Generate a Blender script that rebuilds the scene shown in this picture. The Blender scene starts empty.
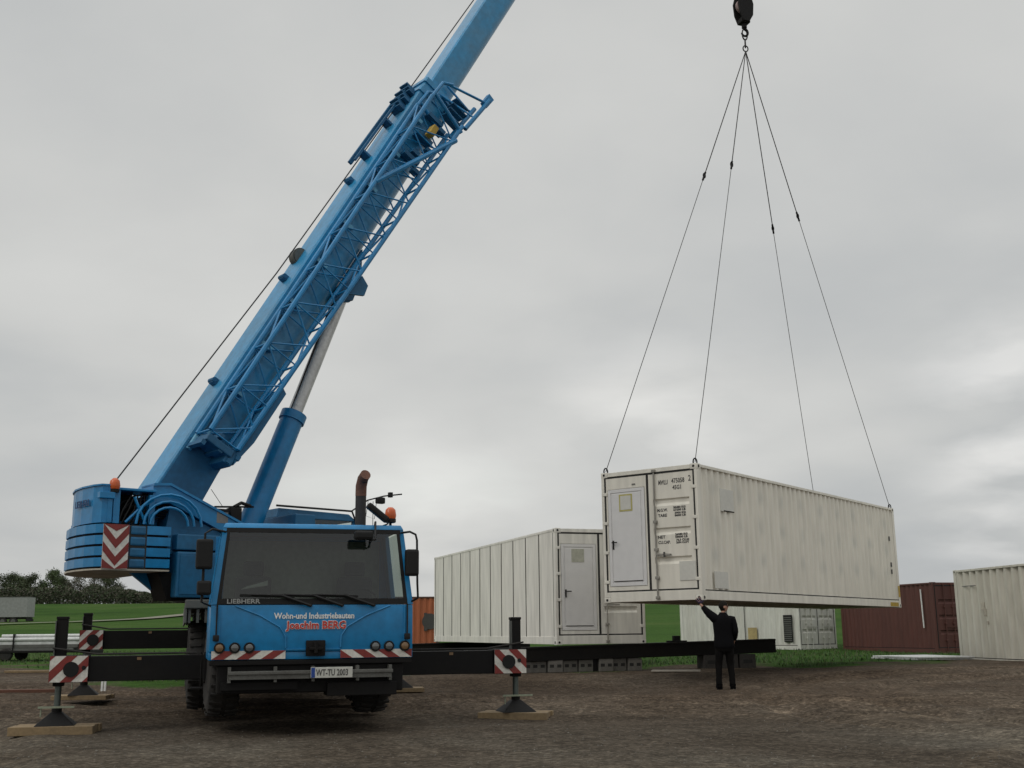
import bpy, bmesh, math, random
from mathutils import Vector, Matrix, noise
random.seed(7)
R = math.radians
V = Vector
scene = bpy.context.scene
COL = scene.collection
WM = {}                                   # world matrix of every object we link

# ------------------------------------------------------------------ materials
MATS = {}
def nn(nt, t, **k):
    n = nt.nodes.new(t)
    for a, b in k.items(): setattr(n, a, b)
    return n
def paint(name, col, rough=.5, metal=0., dirt=.25, scale=1.5, dirtcol=(.05, .042, .032), bump=0., spec=.5, streak=False, fine=0.):
    """plain coloured surface with real wear: patches of grime, fine speckle, uneven gloss"""
    if name in MATS: return MATS[name]
    m = bpy.data.materials.new(name); m.use_nodes = True
    nt = m.node_tree; L = nt.links; b = nt.nodes['Principled BSDF']
    tc = nn(nt, 'ShaderNodeTexCoord')
    mp = nn(nt, 'ShaderNodeMapping'); L.new(tc.outputs['Object'], mp.inputs['Vector'])
    if streak: mp.inputs['Scale'].default_value = (1, 1, .16)
    n1 = nn(nt, 'ShaderNodeTexNoise'); n1.inputs['Scale'].default_value = scale; n1.inputs['Detail'].default_value = 7; n1.inputs['Roughness'].default_value = .62
    L.new(mp.outputs[0], n1.inputs['Vector'])
    n2 = nn(nt, 'ShaderNodeTexNoise'); n2.inputs['Scale'].default_value = scale*9; n2.inputs['Detail'].default_value = 5
    L.new(mp.outputs[0], n2.inputs['Vector'])
    r1 = nn(nt, 'ShaderNodeMapRange'); r1.inputs[1].default_value = .42; r1.inputs[2].default_value = .78; r1.inputs[3].default_value = 0; r1.inputs[4].default_value = dirt
    L.new(n1.outputs[0], r1.inputs[0])
    mx = nn(nt, 'ShaderNodeMix', data_type='RGBA'); mx.inputs[6].default_value = (*col, 1); mx.inputs[7].default_value = (*dirtcol, 1)
    L.new(r1.outputs[0], mx.inputs[0])
    r2 = nn(nt, 'ShaderNodeMapRange'); r2.inputs[1].default_value = .3; r2.inputs[2].default_value = .7; r2.inputs[3].default_value = .86-fine; r2.inputs[4].default_value = 1.1+fine
    L.new(n2.outputs[0], r2.inputs[0])
    mu = nn(nt, 'ShaderNodeVectorMath', operation='SCALE'); L.new(mx.outputs[2], mu.inputs[0]); L.new(r2.outputs[0], mu.inputs['Scale'])
    L.new(mu.outputs[0], b.inputs['Base Color'])
    r3 = nn(nt, 'ShaderNodeMapRange'); r3.inputs[3].default_value = max(.05, rough-.1); r3.inputs[4].default_value = min(1, rough+.2)
    L.new(n1.outputs[0], r3.inputs[0]); L.new(r3.outputs[0], b.inputs['Roughness'])
    b.inputs['Metallic'].default_value = metal
    b.inputs['Specular IOR Level'].default_value = spec
    if bump:
        bp = nn(nt, 'ShaderNodeBump'); bp.inputs['Strength'].default_value = bump; bp.inputs['Distance'].default_value = .02
        L.new(n2.outputs[0], bp.inputs['Height']); L.new(bp.outputs[0], b.inputs['Normal'])
    MATS[name] = m
    return m
def glass(name, tint=(.35, .38, .36), rough=.04, ior=1.5):
    m = bpy.data.materials.new(name); m.use_nodes = True
    nt = m.node_tree; L = nt.links; nt.nodes.remove(nt.nodes['Principled BSDF'])
    out = nt.nodes['Material Output']
    t = nn(nt, 'ShaderNodeBsdfTransparent'); t.inputs[0].default_value = (*tint, 1)
    g = nn(nt, 'ShaderNodeBsdfGlossy'); g.inputs['Roughness'].default_value = rough
    fr = nn(nt, 'ShaderNodeFresnel'); fr.inputs['IOR'].default_value = ior
    mx = nn(nt, 'ShaderNodeMixShader'); L.new(fr.outputs[0], mx.inputs[0]); L.new(t.outputs[0], mx.inputs[1]); L.new(g.outputs[0], mx.inputs[2])
    L.new(mx.outputs[0], out.inputs['Surface'])
    return m

BLUE = paint('crane blue paint', (.004, .195, .44), .30, dirt=.35, scale=.9, dirtcol=(.02, .05, .09))
BLUE_W = paint('weathered boom blue', (.020, .235, .46), .30, dirt=.55, scale=.9, dirtcol=(.13, .21, .26), fine=.02)
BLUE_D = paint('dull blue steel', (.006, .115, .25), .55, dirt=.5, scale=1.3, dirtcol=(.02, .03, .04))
DARK = paint('black chassis steel', (.0055, .005, .005), .6, dirt=.4, scale=2, dirtcol=(.018, .015, .012), bump=.1, spec=.22)
RUB = paint('tyre rubber', (.018, .017, .016), .85, dirt=.7, scale=3, dirtcol=(.05, .042, .034))
PLAST = paint('black plastic', (.007, .007, .007), .5, dirt=.3, dirtcol=(.02, .018, .015), spec=.3)
GREY = paint('grey deck steel', (.11, .115, .105), .55, dirt=.6, scale=2.2)
CHROME = paint('polished piston steel', (.50, .50, .49), .25, metal=.45, dirt=.15, scale=2)
ALU = paint('worn tread plate', (.12, .12, .11), .5, metal=.3, dirt=.5, scale=4, bump=.2)
REDP = paint('warning red paint', (.21, .022, .017), .45, dirt=.4, scale=4, dirtcol=(.08, .03, .02))
WHITEP = paint('warning white paint', (.66, .64, .58), .45, dirt=.3, scale=3)
ORANGE = paint('amber beacon lens', (.55, .10, .02), .25, dirt=.1)
YEL = paint('yellow paint', (.50, .33, .04), .5, dirt=.3)
RUST = paint('rusty exhaust steel', (.16, .07, .045), .75, dirt=.5, scale=4, bump=.3)
LAMP = paint('clear lamp lens', (.10, .105, .105), .06, dirt=.3, spec=.9)
LAMPA = paint('amber lamp lens', (.20, .12, .06), .15, dirt=.2)
ROPE = paint('greased wire rope', (.035, .033, .032), .6, metal=.4, dirt=.3)
GLASS = glass('tinted cab glass', (.48, .54, .49), .06, 1.75)
GLASSC = glass('clear window glass', (.75, .8, .78))
SEAT = paint('grey seat fabric', (.06, .06, .065), .9)
CWHITE = paint('cream container paint', (.77, .74, .655), .5, dirt=.12, scale=.55, dirtcol=(.52, .48, .40), streak=True, fine=-.03)
CWHITE2 = paint('white container paint', (.75, .73, .67), .5, dirt=.14, scale=.7, dirtcol=(.34, .31, .25), streak=True)
CPATCH = paint('pale patch paint', (.64, .63, .575), .5, dirt=.1, fine=-.08)
CGREY = paint('cream grey container paint', (.58, .56, .49), .55, dirt=.3, scale=.8, dirtcol=(.28, .27, .2), streak=True)
CFAR = paint('off white container paint', (.62, .62, .57), .55, dirt=.35, scale=.9, dirtcol=(.3, .27, .2), streak=True)
DOORW = paint('white door panel', (.72, .71, .70), .4, dirt=.08, scale=.5, fine=-.09)
CBROWN = paint('oxide brown container paint', (.095, .032, .024), .6, dirt=.5, scale=1.1, dirtcol=(.055, .022, .018), streak=True)
CORANGE = paint('faded orange container paint', (.40, .115, .045), .6, dirt=.4, scale=1, dirtcol=(.18, .06, .03), streak=True)
GASK = paint('black door gasket', (.015, .015, .014), .7)
SEAM = paint('dark panel seam', (.016, .014, .012), .85, dirt=.0, spec=.2)
STEELU = paint('underside steel', (.50, .46, .38), .7, dirt=.6, scale=2)
INK = paint('black stencil ink', (.06, .058, .055), .7, dirt=.2)
INKF = paint('faded stencil ink', (.2, .195, .18), .7, dirt=.2)
INKW = paint('white lettering', (.78, .78, .76), .5, dirt=.05)
INKG = paint('grey lettering', (.30, .31, .30), .5, dirt=.05)
INKB = paint('dark blue lettering', (.01, .05, .15), .5, dirt=.05)
WOOD = paint('sawn timber', (.24, .17, .09), .8, dirt=.5, scale=2.5, dirtcol=(.09, .07, .05), bump=.3)
CONC = paint('weathered concrete', (.16, .15, .135), .85, dirt=.6, scale=3, dirtcol=(.06, .055, .045), bump=.4)
CONCD = paint('dirty dark concrete', (.055, .05, .046), .9, dirt=.5, scale=3, bump=.4)
PANELW = paint('white sheet panels', (.62, .63, .62), .45, dirt=.25, scale=1.2)
BARK = paint('tree bark', (.06, .05, .04), .9)

# ------------------------------------------------------------------ mesh builder
class MB:
    def __init__(s): s.bm = bmesh.new(); s.mi = 0; s.M = None
    def v(s, p):
        p = V(p)
        if s.M is not None: p = s.M @ p
        return s.bm.verts.new(p)
    def face(s, vs, smooth=False):
        try: f = s.bm.faces.new(vs)
        except ValueError: return None
        f.material_index = s.mi; f.smooth = smooth
        return f
    def poly(s, pts): return s.face([s.v(p) for p in pts])
    def hexa(s, c, bev=0):                         # 8 corners, bottom ring then top ring
        vs = [s.v(p) for p in c]
        fs = [s.face([vs[i] for i in q]) for q in ((3,2,1,0),(4,5,6,7),(0,1,5,4),(1,2,6,5),(2,3,7,6),(3,0,4,7))]
        if bev:
            es = list({e for f in fs for e in f.edges})
            r = bmesh.ops.bevel(s.bm, geom=es, offset=bev, segments=2, profile=.6, affect='EDGES', clamp_overlap=True)
            for f in r['faces']: f.material_index = s.mi
        return s
    def box(s, x0, x1, y0, y1, z0, z1, bev=0):
        if x0 > x1: x0, x1 = x1, x0
        if y0 > y1: y0, y1 = y1, y0
        if z0 > z1: z0, z1 = z1, z0
        return s.hexa([(x0,y0,z0),(x1,y0,z0),(x1,y1,z0),(x0,y1,z0),(x0,y0,z1),(x1,y0,z1),(x1,y1,z1),(x0,y1,z1)], bev)
    def bar(s, p, q, w, h, up=(0,0,1), bev=0):
        p, q = V(p), V(q); d = (q-p).normalized(); up = V(up)
        if abs(d.dot(up)) > .98: up = V((0,1,0)) if abs(d.y) < .9 else V((1,0,0))
        sd = d.cross(up).normalized()*w/2; u = sd.cross(d).normalized()*h/2
        c = []
        for o in (p, q): c.append([o-sd-u, o+sd-u, o+sd+u, o-sd+u])
        a, b = c
        return s.hexa([a[0],a[1],b[1],b[0],a[3],a[2],b[2],b[3]], bev)
    def tube(s, pts, r, seg=8, cap=True):
        pts = [V(p) for p in pts]; rs = r if isinstance(r, (list, tuple)) else [r]*len(pts)
        rings = []; up = None
        for i, p in enumerate(pts):
            d = (pts[min(i+1, len(pts)-1)]-pts[max(i-1, 0)]).normalized()
            if up is None:
                up = V((0,0,1)) if abs(d.z) < .9 else V((1,0,0))
            sd = d.cross(up).normalized(); u = sd.cross(d).normalized(); up = u
            rings.append([s.v(p+(sd*math.cos(k*2*math.pi/seg)+u*math.sin(k*2*math.pi/seg))*rs[i]) for k in range(seg)])
        for a, b in zip(rings, rings[1:]):
            for k in range(seg): s.face([a[k], a[(k+1)%seg], b[(k+1)%seg], b[k]], True)
        if cap:
            s.face(rings[0][::-1]); s.face(rings[-1])
        return s
    def cyl(s, p, q, r, seg=16, r2=None):
        p, q = V(p), V(q)
        return s.tube([p, q], [r, r if r2 is None else r2], seg)
    def lathe(s, prof, o, ax, seg=24):              # prof: (radius, distance along axis)
        o, ax = V(o), V(ax).normalized(); t = V((0,0,1)) if abs(ax.z) < .9 else V((1,0,0))
        a = ax.cross(t).normalized(); b = ax.cross(a)
        rings = [[s.v(o+ax*h+(a*math.cos(k*2*math.pi/seg)+b*math.sin(k*2*math.pi/seg))*max(r, 1e-4)) for k in range(seg)] for r, h in prof]
        for A, B in zip(rings, rings[1:]):
            for k in range(seg): s.face([A[k], A[(k+1)%seg], B[(k+1)%seg], B[k]], True)
        s.face(rings[0][::-1]); s.face(rings[-1])
        return s
    def prism(s, poly, ax, a, b):                   # poly in the plane normal to axis ax ('x','y','z')
        def P(u, w, t): return {'x': (t,u,w), 'y': (u,t,w), 'z': (u,w,t)}[ax]
        A = [s.v(P(u, w, a)) for u, w in poly]; B = [s.v(P(u, w, b)) for u, w in poly]
        s.face(A); s.face(B[::-1])
        n = len(poly)
        for i in range(n): s.face([A[i], A[(i+1)%n], B[(i+1)%n], B[i]])
        return s
    def build(s, name, mat, parent=None, W=None, label=None):
        bmesh.ops.recalc_face_normals(s.bm, faces=s.bm.faces)
        me = bpy.data.meshes.new(name); s.bm.to_mesh(me); s.bm.free()
        if any(p.use_smooth for p in me.polygons): me.set_sharp_from_angle(angle=R(38))
        for m in (mat if isinstance(mat, (list, tuple)) else [mat]): me.materials.append(m)
        return place(bpy.data.objects.new(name, me), parent, W, label)
def place(o, parent=None, W=None, label=None):
    """W = world matrix wanted (None: same frame as the parent)"""
    COL.objects.link(o)
    pw = WM[parent.name] if parent else Matrix()
    W = pw if W is None else W
    if parent: o.parent = parent
    o.matrix_basis = pw.inverted() @ W
    WM[o.name] = W.copy()
    if label: o['label'] = label
    return o
def tag(o, label, cat, group=None, kind=None):
    if label: o['label'] = label
    if cat: o['category'] = cat
    if group: o['group'] = group
    if kind: o['kind'] = kind
    return o
def thing(name, label, cat, W, group=None):
    o = bpy.data.objects.new(name, None); o.empty_display_size = .3
    place(o, None, W); return tag(o, label, cat, group)
def copy_tree(o, parent=None, W=None):
    c = o.copy(); COL.objects.link(c)
    if parent:
        c.parent = parent; WM[c.name] = WM[parent.name] @ c.matrix_basis
    else:
        c.matrix_basis = W; WM[c.name] = W.copy()
    for ch in list(o.children): copy_tree(ch, c)
    return c
def TR(x, y, z, rz=0): return Matrix.Translation((x, y, z)) @ Matrix.Rotation(rz, 4, 'Z')
def text_bm(mb, txt, size, o, xd, yd, sx=1., depth=.004, align='LEFT', bold=0., width=None):
    """lettering as thin raised shapes, added to a builder; o = start of base line"""
    cu = bpy.data.curves.new('lettering', 'FONT'); cu.body = txt; cu.size = size; cu.extrude = depth; cu.align_x = align; cu.offset = bold; cu.resolution_u = 2
    to = bpy.data.objects.new('lettering', cu); COL.objects.link(to)
    bpy.context.view_layer.update()
    me = bpy.data.meshes.new_from_object(to.evaluated_get(bpy.context.evaluated_depsgraph_get()))
    xd, yd = V(xd).normalized(), V(yd).normalized(); zd = xd.cross(yd)
    if width: sx = width/max(v.co.x for v in me.vertices)
    vs = [mb.v(V(o)+xd*v.co.x*sx+yd*v.co.y+zd*v.co.z) for v in me.vertices]
    for p in me.polygons: mb.face([vs[i] for i in p.vertices])
    bpy.data.objects.remove(to); bpy.data.curves.remove(cu); bpy.data.meshes.remove(me)

# ------------------------------------------------------------------ terrain
PROF = [(-60,0),(17.5,0),(20,.06),(24,.13),(28,.31),(34,.34),(45,.38),(60,.62),(90,1.2),(125,2.1),(160,3.3),(200,5.2),(250,7.75),(290,8.5),(340,8.2),(500,6),(1500,2)]
def gz(x, y):
    for (a, za), (b, zb) in zip(PROF, PROF[1:]):
        if y <= b:
            t = max(0, (y-a)/(b-a)); t0 = t*t*(3-2*t) if b < 60 else t
            return za+(zb-za)*t0
    return PROF[-1][1]
def grass_edge(x):
    e = 47
    pts = [(-200,56),(-30,44),(-12,33),(-5,30),(-1,33),(3,31.2),(9,30.8),(12,33),(14,37),(17,40),(200,46)]
    for (a, ea), (b, eb) in zip(pts, pts[1:]):
        if a <= x <= b: e = ea+(eb-ea)*(x-a)/(b-a)
    return e
def rut(x, y):
    """worn wheel tracks curving across the yard"""
    d = 0
    for cx, cy, r, w in ((13.5, 20, 7.2, .28), (13.5, 20, 9.1, .28), (-3, -22, 41.5, .4), (-3, -22, 43.4, .4), (22, 2, 19.5, .3), (6, 60, 40.5, .4), (6, 60, 38.4, .4), (-30, 4, 24, .35), (-30, 4, 26, .35)):
        q = abs(math.hypot(x-cx, y-cy)-r)
        d -= .065*math.exp(-(q/w)**2); d += .035*math.exp(-((q-.5)/.22)**2)
    return d
def ground():
    def axis(segs):
        out = []
        for a, b, st in segs:
            n = max(1, round((b-a)/st)); out += [a+(b-a)*i/n for i in range(n)]
        return out+[segs[-1][1]]
    xs = axis([(-900,-200,70),(-200,-40,10),(-40,-13,1.2),(-13,15,.13),(15,40,1.2),(40,200,10),(200,900,70)])
    ys = axis([(-60,6,3),(6,31,.13),(31,50,.35),(50,120,3),(120,300,6),(300,700,40),(700,1500,200)])
    me = bpy.data.meshes.new('ground'); vs = []; gr = []; wr = []
    for y in ys:
        for x in xs:
            z = gz(x, y)
            if -40 < x < 40 and y < 50:
                fade = 1 if y < 40 else (50-y)/10
                z += fade*(.035*noise.noise((x*.35, y*.35, 0))+.011*noise.noise((x*1.7, y*1.7, 3))+.006*noise.noise((x*4.5, y*4.5, 5)))
                if y < 34: z += rut(x, y)*.8
            elif y > 60:
                z += .25*noise.noise((x*.02, y*.02, 9))*min(1, (y-60)/60)
            vs.append((x, y, z)); wr.append(max(0, min(1, (rut(x, y)*18 if rut(x, y) > 0 else -rut(x, y)*10)*(.55+noise.noise((x*.6, y*.6, 4)))))+max(0, .3*noise.noise((x*.2, y*.35, 8))))
            g = (y-grass_edge(x))/(3.2 if x > 0 else 3.2+min(6, -x*.9))+1.6*noise.noise((x*.28, y*.28, 7))+.5*noise.noise((x*1.1, y*1.1, 2))
            gr.append(min(1, max(0, g*.8+.4)))
    nx = len(xs)
    fs = [(j*nx+i, j*nx+i+1, (j+1)*nx+i+1, (j+1)*nx+i) for j in range(len(ys)-1) for i in range(nx-1)]
    me.from_pydata(vs, [], fs)
    at = me.attributes.new('turf', 'FLOAT', 'POINT'); at.data.foreach_set('value', gr)
    at = me.attributes.new('worn', 'FLOAT', 'POINT'); at.data.foreach_set('value', wr)
    for p in me.polygons: p.use_smooth = True
    m = bpy.data.materials.new('earth and turf'); m.use_nodes = True
    nt = m.node_tree; L = nt.links; b = nt.nodes['Principled BSDF']
    tc = nn(nt, 'ShaderNodeTexCoord')
    def noi(sc, det=8, ro=.6, dist=0):
        n = nn(nt, 'ShaderNodeTexNoise'); n.inputs['Scale'].default_value = sc; n.inputs['Detail'].default_value = det; n.inputs['Roughness'].default_value = ro; n.inputs['Distortion'].default_value = dist
        L.new(tc.outputs['Object'], n.inputs['Vector']); return n
    def ramp(src, stops):
        r = nn(nt, 'ShaderNodeValToRGB'); e = r.color_ramp.elements
        while len(e) < len(stops): e.new(.5)
        for k, (p, c) in zip(e, stops): k.position = p; k.color = (*c, 1) if isinstance(c, tuple) else (c, c, c, 1)
        L.new(src, r.inputs[0]); return r
    big = noi(.22, 6, .55, .6); mid = noi(2.2, 8, .65); fin = noi(17, 9, .8); pebv = nn(nt, 'ShaderNodeTexVoronoi'); pebv.inputs['Scale'].default_value = 22; L.new(tc.outputs['Object'], pebv.inputs['Vector'])
    soil = ramp(big.outputs[0], [(.32, (.058, .043, .031)), (.5, (.082, .063, .047)), (.68, (.108, .088, .068))])
    soil2 = ramp(mid.outputs[0], [(.3, .72), (.5, .98), (.7, 1.25)])
    soil3 = ramp(fin.outputs[0], [(.32, .38), (.5, .92), (.70, 1.75)])
    mul1 = nn(nt, 'ShaderNodeMix', data_type='RGBA', blend_type='MULTIPLY'); mul1.inputs[0].default_value = 1; L.new(soil.outputs[0], mul1.inputs[6]); L.new(soil2.outputs[0], mul1.inputs[7])
    mul2 = nn(nt, 'ShaderNodeMix', data_type='RGBA', blend_type='MULTIPLY'); mul2.inputs[0].default_value = 1.0; L.new(mul1.outputs[2], mul2.inputs[6]); L.new(soil3.outputs[0], mul2.inputs[7])
    pv2 = nn(nt, 'ShaderNodeTexVoronoi'); pv2.inputs['Scale'].default_value = 17; L.new(tc.outputs['Object'], pv2.inputs['Vector'])
    sv = nn(nt, 'ShaderNodeSeparateXYZ'); L.new(pv2.outputs['Color'], sv.inputs[0])
    pr_ = ramp(sv.outputs[0], [(.0, .52), (.55, .86), (1., 1.7)])
    mul3 = nn(nt, 'ShaderNodeMix', data_type='RGBA', blend_type='MULTIPLY'); mul3.inputs[0].default_value = .6; L.new(mul2.outputs[2], mul3.inputs[6]); L.new(pr_.outputs[0], mul3.inputs[7]); mul2 = mul3
    # the gravelled foreground is greyer than the bare earth behind it
    sx = nn(nt, 'ShaderNodeSeparateXYZ'); L.new(tc.outputs['Object'], sx.inputs[0])
    gm = nn(nt, 'ShaderNodeMath', operation='ADD'); gm2 = nn(nt, 'ShaderNodeMath', operation='MULTIPLY'); gm2.inputs[1].default_value = 9; L.new(big.outputs[0], gm2.inputs[0])
    L.new(sx.outputs[1], gm.inputs[0]); L.new(gm2.outputs[0], gm.inputs[1])
    gr_ = nn(nt, 'ShaderNodeMapRange'); gr_.inputs[1].default_value = 20; gr_.inputs[2].default_value = 26; gr_.inputs[3].default_value = 1; gr_.inputs[4].default_value = 0; L.new(gm.outputs[0], gr_.inputs[0])
    grey = nn(nt, 'ShaderNodeMix', data_type='RGBA', blend_type='MULTIPLY'); L.new(gr_.outputs[0], grey.inputs[0]); L.new(mul2.outputs[2], grey.inputs[6]); grey.inputs[7].default_value = (.98, 1.06, 1.10, 1)
    tk = nn(nt, 'ShaderNodeAttribute', attribute_name='worn')
    trk = nn(nt, 'ShaderNodeMix', data_type='RGBA', blend_type='MULTIPLY'); L.new(grey.outputs[2], trk.inputs[6]); trk.inputs[7].default_value = (1.7, 1.66, 1.58, 1)
    tw = nn(nt, 'ShaderNodeMath', operation='MULTIPLY'); L.new(tk.outputs['Fac'], tw.inputs[0]); L.new(soil2.outputs[0], tw.inputs[1]); L.new(tw.outputs[0], trk.inputs[0])
    # turf
    g1 = ramp(noi(.05, 5, .6).outputs[0], [(.3, (.024, .056, .010)), (.5, (.038, .082, .015)), (.7, (.064, .098, .026))])
    g2 = ramp(noi(3.5, 8, .7).outputs[0], [(.3, .55), (.5, 1.0), (.75, 1.3)])
    gmul = nn(nt, 'ShaderNodeMix', data_type='RGBA', blend_type='MULTIPLY'); gmul.inputs[0].default_value = 1; L.new(g1.outputs[0], gmul.inputs[6]); L.new(g2.outputs[0], gmul.inputs[7])
    at_ = nn(nt, 'ShaderNodeAttribute', attribute_name='turf')
    ad = nn(nt, 'ShaderNodeMath', operation='ADD'); L.new(at_.outputs['Fac'], ad.inputs[0])
    mr = nn(nt, 'ShaderNodeMapRange'); mr.inputs[3].default_value = -.45; mr.inputs[4].default_value = .45; L.new(mid.outputs[0], mr.inputs[0]); L.new(mr.outputs[0], ad.inputs[1])
    st = nn(nt, 'ShaderNodeMapRange'); st.inputs[1].default_value = .35; st.inputs[2].default_value = .65; L.new(ad.outputs[0], st.inputs[0])
    fm = nn(nt, 'ShaderNodeMix', data_type='RGBA'); L.new(st.outputs[0], fm.inputs[0]); L.new(trk.outputs[2], fm.inputs[6]); L.new(gmul.outputs[2], fm.inputs[7])
    L.new(fm.outputs[2], b.inputs['Base Color'])
    b.inputs['Roughness'].default_value = 1.; b.inputs['Specular IOR Level'].default_value = .04
    hs = nn(nt, 'ShaderNodeMath', operation='MULTIPLY_ADD'); hs.inputs[1].default_value = .5; L.new(pebv.outputs['Distance'], hs.inputs[0]); L.new(fin.outputs[0], hs.inputs[2])
    hs2 = nn(nt, 'ShaderNodeMath', operation='MULTIPLY_ADD'); hs2.inputs[1].default_value = 2.5; L.new(mid.outputs[0], hs2.inputs[0]); L.new(hs.outputs[0], hs2.inputs[2])
    bp = nn(nt, 'ShaderNodeBump'); bp.inputs['Strength'].default_value = .6; bp.inputs['Distance'].default_value = .025; L.new(hs2.outputs[0], bp.inputs['Height']); L.new(bp.outputs[0], b.inputs['Normal'])
    me.materials.append(m)
    o = bpy.data.objects.new('ground', me); place(o); tag(o, 'brown earth yard passing into green farmland that rises behind', 'ground', kind='structure')
ground()
def stones():
    mb = MB()
    for k in range(7500):
        y = 9+22*random.random()**1.3; x = (random.random()*2-1)*(y*.52+.5)
        if noise.noise((x*.5, y*.5, 1)) < -.25 and random.random() < .7: continue
        s = random.choice((.005, .007, .009, .013))*random.uniform(.7, 1.5); z = gz(x, y)+.035*noise.noise((x*.35, y*.35, 0))+.011*noise.noise((x*1.7, y*1.7, 3))+.8*rut(x, y)
        a = random.random()*6.28
        mb.mi = 1 if random.random() < .25 else 0
        base = [mb.v((x+s*random.uniform(.7, 1.2)*math.cos(a+i*1.257), y+s*random.uniform(.7, 1.2)*math.sin(a+i*1.257), z)) for i in range(5)]
        tp = mb.v((x, y, z+s*.8))
        for i in range(5): mb.face([base[i], base[(i+1)%5], tp], True)
    o = mb.build('gravel_stones', [paint('grey pebble', (.085, .075, .062), .9), paint('pale pebble', (.13, .12, .10), .9)])
    tag(o, 'loose pebbles scattered over the brown yard', 'gravel', kind='stuff')
stones()
def path():
    mb = MB(); ctl = [(-70,118),(-58,128),(-52.5,140),(-50.5,155),(-49.2,172),(-46,195),(-40,225)]; pts = [(a[0]+(b[0]-a[0])*k/6, a[1]+(b[1]-a[1])*k/6) for a, b in zip(ctl, ctl[1:]) for k in range(6)]
    prev = None
    for i, (x, y) in enumerate(pts):
        zz = gz(x, y)+.25*noise.noise((x*.02, y*.02, 9))*min(1, (y-60)/60)+.16; a = mb.v((x-1.5, y, zz)); b = mb.v((x+1.5, y, zz))
        if prev: mb.face([prev[0], prev[1], b, a])
        prev = (a, b)
    o = mb.build('path', paint('pale gravel path', (.17, .165, .12), .9, dirt=.3, scale=.3)); tag(o, 'pale farm track climbing the green field', 'path', kind='structure')
path()
def grass():
    mb = MB()
    n = 0
    while n < 34000:
        x = random.uniform(-24, 21); y = 27+28*random.random()**1.5
        if abs(x) > y*.5+2: continue
        g = (y-grass_edge(x))/(3.2 if x > 0 else 3.2+min(6, -x*.9))+1.6*noise.noise((x*.28, y*.28, 7))+.5*noise.noise((x*1.1, y*1.1, 2))
        if g < .25+random.random()*.3: continue
        n += 1
        h = random.uniform(.04, .13); a = random.random()*6.28; z = gz(x, y)-.01; w = random.uniform(.008, .018)
        mb.mi = random.randrange(3)
        lx, ly = math.cos(a+1.3)*h*.5, math.sin(a+1.3)*h*.5
        mb.face([mb.v((x-w*math.cos(a), y-w*math.sin(a), z)), mb.v((x+w*math.cos(a), y+w*math.sin(a), z)), mb.v((x+lx, y+ly, z+h))])
    o = mb.build('grass', [paint('grass blade %s' % k, c, .7, dirt=.1) for k, c in (('green', (.022, .062, .010)), ('bright', (.038, .088, .014)), ('dry', (.07, .075, .028)))])
    tag(o, 'short green grass growing between the yard and the containers', 'grass', kind='stuff')
grass()

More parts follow.
